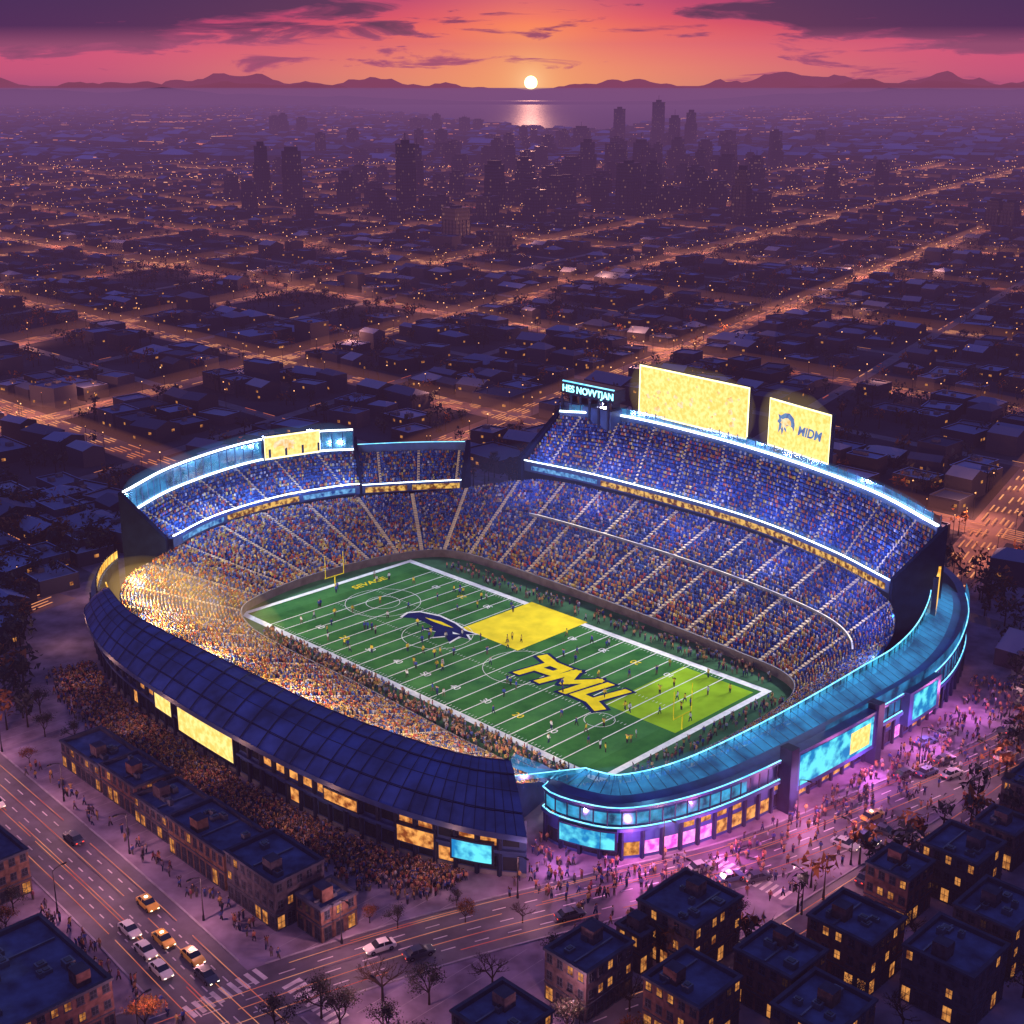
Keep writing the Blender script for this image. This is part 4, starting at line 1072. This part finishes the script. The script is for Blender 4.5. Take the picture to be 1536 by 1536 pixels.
def carmesh(name,body,taxi=False):
    mk='car_'+name
    M[mk]=mat(mk,body,.3,.05,2,spec=.6)
    mbx=MB()
    st=[(-2.3,.74,.42,.72),(-2.15,.86,.3,.86),(-1.5,.92,.26,.92),(-.9,.92,.26,.94),(.9,.92,.26,.93),(1.5,.92,.26,.86),(2.1,.88,.3,.72),(2.3,.76,.42,.6)]
    for i in range(len(st)-1):
        x0,w0,l0,h0=st[i];x1,w1,l1,h1=st[i+1]
        for s in (-1,1):
            mbx.face([(x0,s*w0,l0),(x1,s*w1,l1),(x1,s*w1,h1*.75),(x0,s*w0,h0*.75)],mk)
            mbx.face([(x0,s*w0,h0*.75),(x1,s*w1,h1*.75),(x1,s*w1*.93,h1),(x0,s*w0*.93,h0)],mk)
        mbx.face([(x0,-w0*.93,h0),(x1,-w1*.93,h1),(x1,w1*.93,h1),(x0,w0*.93,h0)],mk)
    for k in (0,-1):
        x,ww,l,h=st[k]; mbx.face([(x,-ww,l),(x,ww,l),(x,ww*.93,h),(x,-ww*.93,h)],mk)
    A=[(-1.75,.8,.93),(-1.15,.66,1.42),(.35,.66,1.44),(1.05,.8,.92)]
    for i in range(3):
        (x0,w0,z0),(x1,w1,z1)=A[i],A[i+1]
        mbx.face([(x0,-w0,z0),(x1,-w1,z1),(x1,w1,z1),(x0,w0,z0)],'glassdark' if i!=1 else mk)
    for s in (-1,1):
        mbx.face([(-1.75,s*.8,.93),(1.05,s*.8,.92),(.35,s*.66,1.44),(-1.15,s*.66,1.42)],'glassdark')
        mbx.face([(-.45,s*.81,.93),(-.33,s*.81,.93),(-.33,s*.675,1.43),(-.45,s*.675,1.43)],mk)
    for x in (-1.4,1.4):
        for s in (-1,1):
            n=12
            for i in range(n):
                c0,s0=math.cos(2*math.pi*i/n)*.34,math.sin(2*math.pi*i/n)*.34;c1,s1=math.cos(2*math.pi*(i+1)/n)*.34,math.sin(2*math.pi*(i+1)/n)*.34
                mbx.face([(x+c0,s*.72,.34+s0),(x+c1,s*.72,.34+s1),(x+c1,s*.95,.34+s1),(x+c0,s*.95,.34+s0)],'tyre')
            mbx.face([(x+math.cos(2*math.pi*i/n)*.34,s*.95,.34+math.sin(2*math.pi*i/n)*.34) for i in range(n)],'tyre')
            mbx.face([(x+math.cos(2*math.pi*i/n)*.2,s*.955,.34+math.sin(2*math.pi*i/n)*.2) for i in range(n)],'metal')
    for s in (-1,1):
        mbx.face([(2.25,s*.45,.52),(2.25,s*.78,.52),(2.18,s*.78,.66),(2.18,s*.45,.66)],'head'); mbx.face([(2.31,s*.42,.48),(2.31,s*.7,.48),(2.31,s*.7,.6),(2.31,s*.42,.6)],'head')
        mbx.face([(-2.31,s*.42,.55),(-2.31,s*.7,.55),(-2.31,s*.7,.7),(-2.31,s*.42,.7)],'tail')
    if taxi: mbx.hexa([(-.55,-.25,1.44),(-.2,-.25,1.44),(-.2,.25,1.44),(-.55,.25,1.44)],[(-.5,-.2,1.6),(-.25,-.2,1.6),(-.25,.2,1.6),(-.5,.2,1.6)],'head')
    me=mbx.make(name); d=me.data; bpy.data.objects.remove(me); return d
CM=[carmesh('yellow',(.75,.42,.05),True),carmesh('white',(.7,.66,.6)),carmesh('dark',(.03,.035,.06)),carmesh('blue',(.05,.08,.2)),carmesh('silver',(.3,.3,.34))]
def car(a,b,k,da,db):
    o=bpy.data.objects.new("taxi" if k==0 else "car",CM[k]); COL.objects.link(o); o.location=W(a,b,.05)
    d=Vector(W(a+da,b+db))-Vector(W(a,b)); o.rotation_euler=(0,0,math.atan2(d.y,d.x))
for c_ in ((37,-108.3,1,1,-.05),(43,-109.2,1,1,-.05),(42.5,-106,0,1,-.05),(48.5,-110,1,1,-.05),(49,-105.2,0,1,-.05),(54,-106.2,2,1,-.05),(33,-103,0,1,-.05),(-12,-106,1,1,-.02),(8,-102,2,-1,.02),
   (97,-3,0,.15,1),(93.5,14,2,.2,1),(96,17.5,3,.2,1),(99.5,20,4,.2,1),(96,24,2,.2,1),(91,-35,3,.4,1),(94,-32,2,.4,1),(86,-36,4,.4,1),(80,-60,2,.4,1),(100,-10,3,1,.1),(101,-6,2,1,.1),(98.5,-14,4,1,.1),
   (103,33,1,.1,1),(100,44,2,.1,1),(105,60,0,.1,1),(71,-82,2,.3,1),(66,-85,1,-.3,-1),(106,-20,2,0,1),(104.5,-42,0,.1,1),(90,28,3,.3,1),(91,34,4,.3,1),(101,-50,2,.2,1)):
    car(*c_)
def treemesh(leafy,autumn,seed):
    r=random.Random(seed); V=[];T=[];C=[]
    def tb(p,q,r0,r1):
        d=(q-p).normalized(); u=d.orthogonal().normalized(); w=d.cross(u); b=len(V)
        for k in range(5):
            an=2*math.pi*k/5; o=u*math.cos(an)+w*math.sin(an)
            V.append(tuple(p+o*r0)); V.append(tuple(q+o*r1)); C.extend([(.035,.025,.022)]*2)
        for k in range(5):
            a,b2,c,d2=b+2*k,b+2*k+1,b+2*((k+1)%5),b+2*((k+1)%5)+1
            T.append((a,c,d2));T.append((a,d2,b2))
    def leaf(c,s,col):
        b=len(V)
        for _ in range(3): V.append((c.x+r.uniform(-s,s),c.y+r.uniform(-s,s),c.z+r.uniform(-s,s))); C.append(col)
        T.append((b,b+1,b+2))
    def grow(p,d,l,rad,dep):
        q=p+d*l; tb(p,q,rad,rad*.68)
        if leafy and dep<=1:
            sh=r.uniform(.35,1.5)
            for _ in range(22 if dep==0 else 12):
                base=(.17,.065,.02) if autumn else (.045,.045,.04)
                leaf(q+Vector((r.gauss(0,.42),r.gauss(0,.42),r.gauss(0,.34))),r.uniform(.09,.2),tuple(x*sh*r.uniform(.7,1.3) for x in base))
        if dep==0: return
        for k in range(r.choice((2,3,3)) if dep<4 else 4):
            nd=(d+Vector((r.gauss(0,.55),r.gauss(0,.55),r.uniform(-.1,.45)))).normalized(); grow(q,nd,l*r.uniform(.62,.85),rad*.62,dep-1)
    grow(Vector((0,0,0)),Vector((0,0,1)),1.7,.17,5 if not leafy else 4)
    o=tri_mesh("t",np.array(V),np.array(T),np.array(C),'leaf'); d=o.data; bpy.data.objects.remove(o); return d
TM=[treemesh(True,True,1),treemesh(True,False,2),treemesh(True,False,3),treemesh(False,False,4),treemesh(False,False,5),treemesh(True,True,6)]
TN=["autumn_tree","street_tree","street_tree","bare_tree","bare_tree","autumn_tree"]
TP=[(58,-118,0,1.1),(62,-124,1,1.2),(56,-128,5,1.0),(66,-118,3,1.2),(72,-100,1,1.3),(75,-92,3,1.6),(80,-88,2,1.3),(84,-80,4,1.4),(82,-97,1,1.3),(78,-106,3,1.3),(88,-64,3,1.1),(86,-70,1,1.0),(70,-72,5,.8),(64,-80,1,.8),
 (76,-66,3,.8),(99,-44,1,.9),(106,-64,4,1.0),(100,-70,3,1.2),(116,-32,1,1.1),(120,-30,3,1.2),(125,-14,5,1.0),(110,8,1,.9),(109,-6,5,.7),(104,60,1,1.0),(98,66,5,1.0),(96,74,2,1.0),(92,80,1,1.0),(122,-50,1,1.2),(118,-68,3,1.3),(108,-80,1,1.4),(102,-90,4,1.4),
 (96,-98,3,1.4),(21,-82.5,5,.5),(38.8,-83,1,.5),(60,-82,5,.6),(66,-70,1,.6),(-24,-85,1,.9),(-30,-88,2,1),(-22,-95,5,.7),(-40,-84,1,1.1),(20,-118,1,.9),(24,-121,5,.9),(28,-125,1,1.1),(30,-118,3,.9),(106,28,5,.8),(110,52,2,.9),(128,-48,3,1.3),(136,-30,1,1.3),(130,-14,3,1.1),(140,-50,1,1.4),(114,-76,2,1.3),
 (70,-106,1,1.2),(76,-100,2,1.3),(84,-104,1,1.3),(88,-96,1,1.2),(98,-80,2,1.2),(106,-76,5,1.1),(74,-116,1,1.4),(82,-114,2,1.4)]
for (a,b,k,s) in TP:
    o=bpy.data.objects.new(TN[k],TM[k]); COL.objects.link(o); o.location=W(a,b,.02); o.scale=(s*.85,s*.85,s*.85); o.rotation_euler=(0,0,R.uniform(0,6.28))
tp=[]
for _ in range(520):
    a,b=R.uniform(-190,-20),R.uniform(-96,-20)
    if ((a+7)/112)**2+((b-8)/97)**2<1.0 : continue
    if abs(b+101)<9 or (a>-20 and b<-78): continue
    tp.append(W(a,b))
mass_trees("park_trees",tp,60)
mb=MB()
for _ in range(90):
    a,b=R.uniform(-190,-60),R.uniform(-92,0)
    if ((a+7)/118)**2+((b-8)/104)**2<1.0: continue
    house(mb,a,b,R.uniform(4,7),R.uniform(4,6),R.uniform(3,6),R.uniform(-.05,.05))
mb.make("low_rise_houses",col=True)

# ============================================================ BAY + MOUNTAINS
M['water']=mat('water',(.06,.03,.07),.40,.2,.01,spec=.8)
nt=M['water'].node_tree; pb=[n_ for n_ in nt.nodes if n_.type=='BSDF_PRINCIPLED'][0]
wv=nt.nodes.new("ShaderNodeTexNoise"); wv.inputs["Scale"].default_value=.02; wv.inputs["Detail"].default_value=6
g_=nt.nodes.new("ShaderNodeNewGeometry"); nt.links.new(g_.outputs["Position"],wv.inputs["Vector"])
bb=nt.nodes.new("ShaderNodeBump"); bb.inputs["Strength"].default_value=.5; bb.inputs["Distance"].default_value=4; nt.links.new(wv.outputs["Fac"],bb.inputs["Height"]); nt.links.new(bb.outputs[0],pb.inputs["Normal"])
mb=MB()
pts=[];rp=[];n=60
for i in range(n+1):
    Y=3900+ (13300-3900)*i/n
    pts.append((200-(Y-3500)*.26-60*math.sin(i*.9)-R.uniform(0,60),Y,.5)); rp.append((200+(Y-3500)*.26+60*math.sin(i*.7)+R.uniform(0,60),Y,.5))
for i in range(n): mb.face([pts[i],rp[i],rp[i+1],pts[i+1]],'water')
mb.make("bay_water")
def ridge(name,Y0,amp,base,seed,col,dipw,step=60,dipmin=.28):
    key='ridge%d'%int(seed); M[key]=mat(key+'_haze_tint',col,1,.15,.002)  # dusk haze is painted into each ridge's base colour
    mbx=MB(); X=-9500; prof=[]
    while X<9500:
        v=0;fr=1/1500;am=1
        for k in range(6):
            v+=am*(1-abs(mnoise.noise(Vector((X*fr+seed,seed*1.7,0))))*2.0); fr*=2.1; am*=.5
        h=base+amp*max(-.3,(v/1.9-.45)*1.7)
        d=abs(X-190)/dipw; h*=dipmin+(1-dipmin)*min(1,d**1.2)
        prof.append((X,max(8,h))); X+=step
    for i in range(len(prof)-1):
        (x0,h0),(x1,h1)=prof[i],prof[i+1]
        mbx.face([(x0,Y0-900,0),(x1,Y0-900,0),(x1,Y0-300,h1*.55),(x0,Y0-300,h0*.55)],key)
        mbx.face([(x0,Y0-300,h0*.55),(x1,Y0-300,h1*.55),(x1,Y0,h1),(x0,Y0,h0)],key)
        mbx.face([(x0,Y0,h0),(x1,Y0,h1),(x1,Y0+1400,0),(x0,Y0+1400,0)],key)
    mbx.make(name)
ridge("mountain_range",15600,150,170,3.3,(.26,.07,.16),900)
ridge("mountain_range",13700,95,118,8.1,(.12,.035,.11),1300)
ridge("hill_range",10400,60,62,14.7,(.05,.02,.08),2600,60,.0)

# ============================================================ LIGHTS
def light(kind,loc,energy,color,name,target=None,size=.5,spot=100):
    l=bpy.data.lights.new(name,kind); l.energy=energy; l.color=color
    if kind!='SUN': l.shadow_soft_size=size
    if kind=='SPOT': l.spot_size=math.radians(spot); l.spot_blend=.6
    o=bpy.data.objects.new(name,l); COL.objects.link(o); o.location=loc
    if target is not None: o.rotation_euler=(Vector(target)-Vector(loc)).to_track_quat('-Z','Y').to_euler()
    return o
for i in range(6):
    t=.1+.8*i/5; A=far1.at(t,.2); tg=W(-45+18*i,0,0); light('SPOT',W(A[0],A[1],32.5),130000,(1,.97,.88),"floodlight",tg,.6,64)
for i in range(5):
    t=.15+.7*i/4; A=lef1.at(t,.2); light('SPOT',W(A[0],A[1],28),34000,(.8,.9,1),"floodlight",W(-30,-15+8*i,0),.6,80)
for i in range(7):
    t=.08+.84*i/6; A=roof(t,1); light('SPOT',W(A[0],A[1]+.8,14.6),32000,(1,.84,.6),"floodlight",W(-50+17*i,12,4),.5,110)
for i in range(7):
    t=.06+.88*i/6; A=far0.at(t,-1.0); light('POINT',W(A[0],A[1],24.5),4600,(.30,.42,1),"stand_wash_light",None,.25)
for i in range(7):
    A=bowl((12+5.2*i/6)/NB,.72); light('POINT',W(A[0],A[1],A[2]+6.5),2600,(.40,.42,1),"stand_wash_light",None,.25)
for i in range(5):
    A=lef0.at(.08+.84*i/4,-2); light('POINT',W(A[0],A[1],19),4200,(.35,.58,1),"stand_wash_light",None,.2)
for (a,b,z,e) in ((-69,-44,11.5,8000),(-58,-50,12,9500),(-42,-55,12.5,8500),(-24,-56,12.5,7500),(-4,-56,12.5,5000),(16,-55,12.5,3500),(36,-53,12,2500)):
    light('POINT',W(a,b,z),e,(1,.66,.22),"stand_lamp",None,.25)
for (a,b) in ((72,-30),(76,-10),(77,12),(76,34),(70,52)):
    light('POINT',W(a-2,b,12.5),2600,(.15,.6,1),"canopy_lamp",None,.2)
for (a,b,e,c) in ((80,-44,4800,(1,.2,.75)),(87,-30,5200,(1,.18,.7)),(89.5,-12,4200,(1,.25,.65)),(90,8,5200,(.9,.22,.8)),(91,26,4800,(.9,.25,.8)),(90,44,3800,(.9,.25,.8)),(70,-52,2400,(.9,.3,.8))):
    light('POINT',W(a,b,4.5),e,c,"shopfront_lamp",None,.2)
for t in (.35,.45,.55,.65,.75,.85,.95):
    A=NF.at(t,7); light('POINT',W(A[0],A[1],6),1000,(1,.5,.4),"plaza_lamp",None,.15)
for p_ in NEARL: light('POINT',p_,3200,(1,.42,.45),"lamp_light",None,.2)
R.shuffle(LIGHTS)
for p_ in LIGHTS[:100]: light('POINT',p_,10000,(1,.36,.18),"city_lamp_light",None,.4)
az=math.radians(.77); el=math.radians(2.2)
d=Vector((math.sin(az)*math.cos(el),math.cos(az)*math.cos(el),math.sin(el)))
s=light('SUN',(0,0,300),.9,(1,.45,.30),"sun"); s.data.angle=math.radians(.6); s.rotation_euler=(-d).to_track_quat('-Z','Y').to_euler()

# ============================================================ HAZE and added glow volumes (emission stands in for bloom and scattered light)
def boxobj(name,x0,x1,y0,y1,z0,z1,m):
    mb=MB(); lo=[(x0,y0,z0),(x1,y0,z0),(x1,y1,z0),(x0,y1,z0)]; mb.hexa(lo,[(x,y,z1) for x,y,_ in lo],m,bottom=True); mb.make(name,weld=True)
glow('haze',(.20,.082,.215),.00024,.00024)
glow('farhaze',(.55,.13,.24),.00012,.00012)
boxobj("evening_haze",-9800,9800,-250,9700,-2,112,'haze')
boxobj("horizon_haze",-12000,12000,9800,13900,-1,520,'farhaze')
def ell(name,c,r,m):
    mb=MB(); n,k=16,8
    for j in range(1,k):
        ph=math.pi*j/k; mb.v+=[W(c[0]+r[0]*math.sin(ph)*math.cos(2*math.pi*i/n),c[1]+r[1]*math.sin(ph)*math.sin(2*math.pi*i/n),c[2]+r[2]*math.cos(ph)) for i in range(n)]
    mb.v+=[W(c[0],c[1],c[2]+r[2]),W(c[0],c[1],c[2]-r[2])]; T_=len(mb.v)-2; mi=mb.mi(m)
    for j in range(k-2):
        for i in range(n): mb.f.append((j*n+i,(j+1)*n+i,(j+1)*n+(i+1)%n,j*n+(i+1)%n))
    for i in range(n): mb.f.append((T_,i,(i+1)%n)); mb.f.append((T_+1,(k-2)*n+(i+1)%n,(k-2)*n+i))
    mb.m=[mi]*len(mb.f); mb.c=[(0,0,0)]*len(mb.f)
    par(mb.make(name))
glow('glow_gold',(1,.60,.16),.0055); glow('glow_gold2',(1,.62,.2),.013); glow('glow_mag',(1,.2,.8),.0025); glow('glow_cy',(.12,.45,1),.017); glow('glow_cy2',(.3,.65,1),.06); glow('glow_y',(1,.7,.2),.016); glow('glow_blue',(.25,.35,1),.0009)  # added emission volumes, standing in for bloom around bright parts
ell("bloom_glow",(-52,-44,8),(34,15,8),'glow_gold'); ell("bloom_glow",(-60,-43,8),(20,10,6),'glow_gold2')
ell("bloom_glow",(88,-6,2),(13,48,7),'glow_mag')
ell("bloom_glow",(5,60,16),(75,34,16),'glow_blue'); ell("bloom_glow",(-82,0,16),(20,42,12),'glow_blue')
def ringglow(name,ring,t0,t1,off,z,r,m):
    mb=MB(); n=26; pts=[]
    for i in range(n+1):
        t=t0+(t1-t0)*i/n; A=ring.at(t,off); pts.append(W(A[0],A[1],z(t) if callable(z) else z))
    tube(mb,pts,r,r,m,10); par(mb.make(name))
for rg,z,rr in ((far1,29.6,2.6),(lef1,21.3,2.2),(lef1,26.6,2.6),(far0,17.3,1.6)):  # added halo tubes along the rims, standing in for bloom
    ringglow("rim_glow",rg,0,1,.2,z,rr,'glow_cy'); ringglow("rim_glow",rg,.005,.995,.2,z,.9,'glow_cy2')
ringglow("rim_glow",RF,.03,tE,-4.5,lambda t:rimz(t)+1.5,3.4,'glow_cy')
for bd in ((-38,94.5,1,91.5),(8,90,29,84)):
    mb=MB(); tube(mb,[W(bd[0]+(bd[2]-bd[0])*u-.3,bd[1]+(bd[3]-bd[1])*u+1,37.6) for u in (-.06,.0,.25,.5,.75,1,1.06)],3.2,9.6,'glow_y',12); par(mb.make("screen_glow"))  # added halo around each scoreboard, standing in for bloom

# ============================================================ WORLD
w=bpy.data.worlds.new("World"); scene.world=w; w.use_nodes=True; nt=w.node_tree; nt.nodes.clear()
N=nt.nodes.new; Lk=nt.links.new
def mth(op,a,b=None,c=None,clamp=False):
    n_=N("ShaderNodeMath"); n_.operation=op; n_.use_clamp=clamp
    for i,x in enumerate((a,b,c)):
        if x is None: continue
        if hasattr(x,'links'): Lk(x,n_.inputs[i])
        else: n_.inputs[i].default_value=x
    return n_.outputs[0]
def ramp(fac,stops):
    r=N("ShaderNodeValToRGB"); e=r.color_ramp.elements
    while len(e)<len(stops): e.new(.5)
    for i,(p_,c) in enumerate(stops): e[i].position=p_; e[i].color=(*c,1)
    Lk(fac,r.inputs[0]); return r.outputs[0]
def mix(f,a,b,mode='MIX'):
    n_=N("ShaderNodeMix"); n_.data_type='RGBA'; n_.blend_type=mode
    for k,x in (("Factor",f),("A",a),("B",b)):
        if hasattr(x,'links'): Lk(x,n_.inputs[k])
        elif k=="Factor": n_.inputs[k].default_value=x
        else: n_.inputs[k].default_value=(*x,1)
    return n_.outputs["Result"]
tc=N("ShaderNodeTexCoord"); sp=N("ShaderNodeSeparateXYZ"); Lk(tc.outputs["Generated"],sp.inputs[0])
azn=mth('ARCTAN2',sp.outputs[0],sp.outputs[1]); eln=mth('ARCSINE',sp.outputs[2])
e1=mth('DIVIDE',eln,.06,clamp=True)
azd=mth('ABSOLUTE',mth('SUBTRACT',azn,az))
cen=ramp(e1,[(0,(1,.42,.09)),(.22,(1,.34,.09)),(.5,(.90,.16,.09)),(.78,(.75,.065,.14)),(1,(.55,.035,.18))])
sid=ramp(e1,[(0,(.30,.05,.17)),(.15,(.52,.06,.17)),(.4,(.66,.055,.17)),(.7,(.38,.03,.17)),(1,(.14,.025,.15))])
sf=mth('SMOOTH_MIN',mth('DIVIDE',azd,.30),1.0,.3)
sky=mix(mth('MINIMUM',mth('MAXIMUM',sf,0),1),cen,sid)
se=math.radians(.16)
dn=mth('SQRT',mth('ADD',mth('POWER',mth('SUBTRACT',azn,az),2),mth('POWER',mth('SUBTRACT',eln,se),2)))
glw=mth('POWER',2.718,mth('MULTIPLY',dn,-30)); glow2=mth('POWER',2.718,mth('MULTIPLY',dn,-130))
sky=mix(mth('MULTIPLY',glw,.85,clamp=True),sky,(1,.50,.10))
sky=mix(glow2,sky,(1.3,.95,.38))
cv=N("ShaderNodeCombineXYZ"); Lk(mth('MULTIPLY',azn,13.0),cv.inputs[0]); Lk(mth('MULTIPLY',eln,85.0),cv.inputs[1]); cv.inputs[2].default_value=5.3
cn=N("ShaderNodeTexNoise"); cn.inputs["Scale"].default_value=1.0; cn.inputs["Detail"].default_value=8; cn.inputs["Roughness"].default_value=.58; cn.inputs["Distortion"].default_value=.5; Lk(cv.outputs[0],cn.inputs["Vector"])
top=mth('SMOOTH_MIN',mth('DIVIDE',mth('MAXIMUM',mth('SUBTRACT',eln,.008),0),.040),1.0,.2)
sidef=mth('MINIMUM',mth('DIVIDE',mth('MAXIMUM',mth('SUBTRACT',azd,.07),0),.2),1.0)
cov=mth('ADD',mth('MULTIPLY',mth('MULTIPLY',top,sidef),.33),mth('MULTIPLY',top,.05))
cs_=mth('ADD',cn.outputs["Fac"],cov)
dens=mth('DIVIDE',mth('SUBTRACT',cs_,.59),.06,clamp=True)
ccol=mix(mth('DIVIDE',mth('SUBTRACT',cs_,.60),.14,clamp=True),(.30,.04,.15),(.045,.018,.10))
sky=mix(mth('MULTIPLY',dens,.95),sky,ccol)
up=mth('DIVIDE',mth('SUBTRACT',eln,.06),.35,clamp=True)
sky=mix(up,sky,(.085,.125,.42))
back=mth('DIVIDE',mth('SUBTRACT',azd,.5),1.2,clamp=True)
sky=mix(mth('MULTIPLY',back,.85),sky,(.062,.078,.30))
disc=mth('LESS_THAN',dn,math.radians(.26))
sky=mix(disc,sky,(9,6.5,2.6))
bg=N("ShaderNodeBackground"); Lk(sky,bg.inputs[0]); bg.inputs[1].default_value=1.0
ns=N("ShaderNodeTexSky"); ns.sky_type='NISHITA'; ns.sun_disc=False; ns.sun_elevation=math.radians(1.5); ns.sun_rotation=az
bg2=N("ShaderNodeBackground"); Lk(ns.outputs[0],bg2.inputs[0]); bg2.inputs[1].default_value=.003
adw=N("ShaderNodeAddShader"); Lk(bg.outputs[0],adw.inputs[0]); Lk(bg2.outputs[0],adw.inputs[1])
ow=N("ShaderNodeOutputWorld"); Lk(adw.outputs[0],ow.inputs[0])

# ============================================================ CAMERA
ca=bpy.data.cameras.new("camera"); ca.sensor_width=36; ca.lens=36*2000/1536; ca.clip_start=1; ca.clip_end=40000
co=bpy.data.objects.new("camera",ca); COL.objects.link(co); co.location=(0,0,118)
co.rotation_euler=(math.radians(90)-math.atan(638/2000),0,0); scene.camera=co
scene.view_settings.view_transform='Standard'; scene.view_settings.look='None'; scene.view_settings.exposure=0
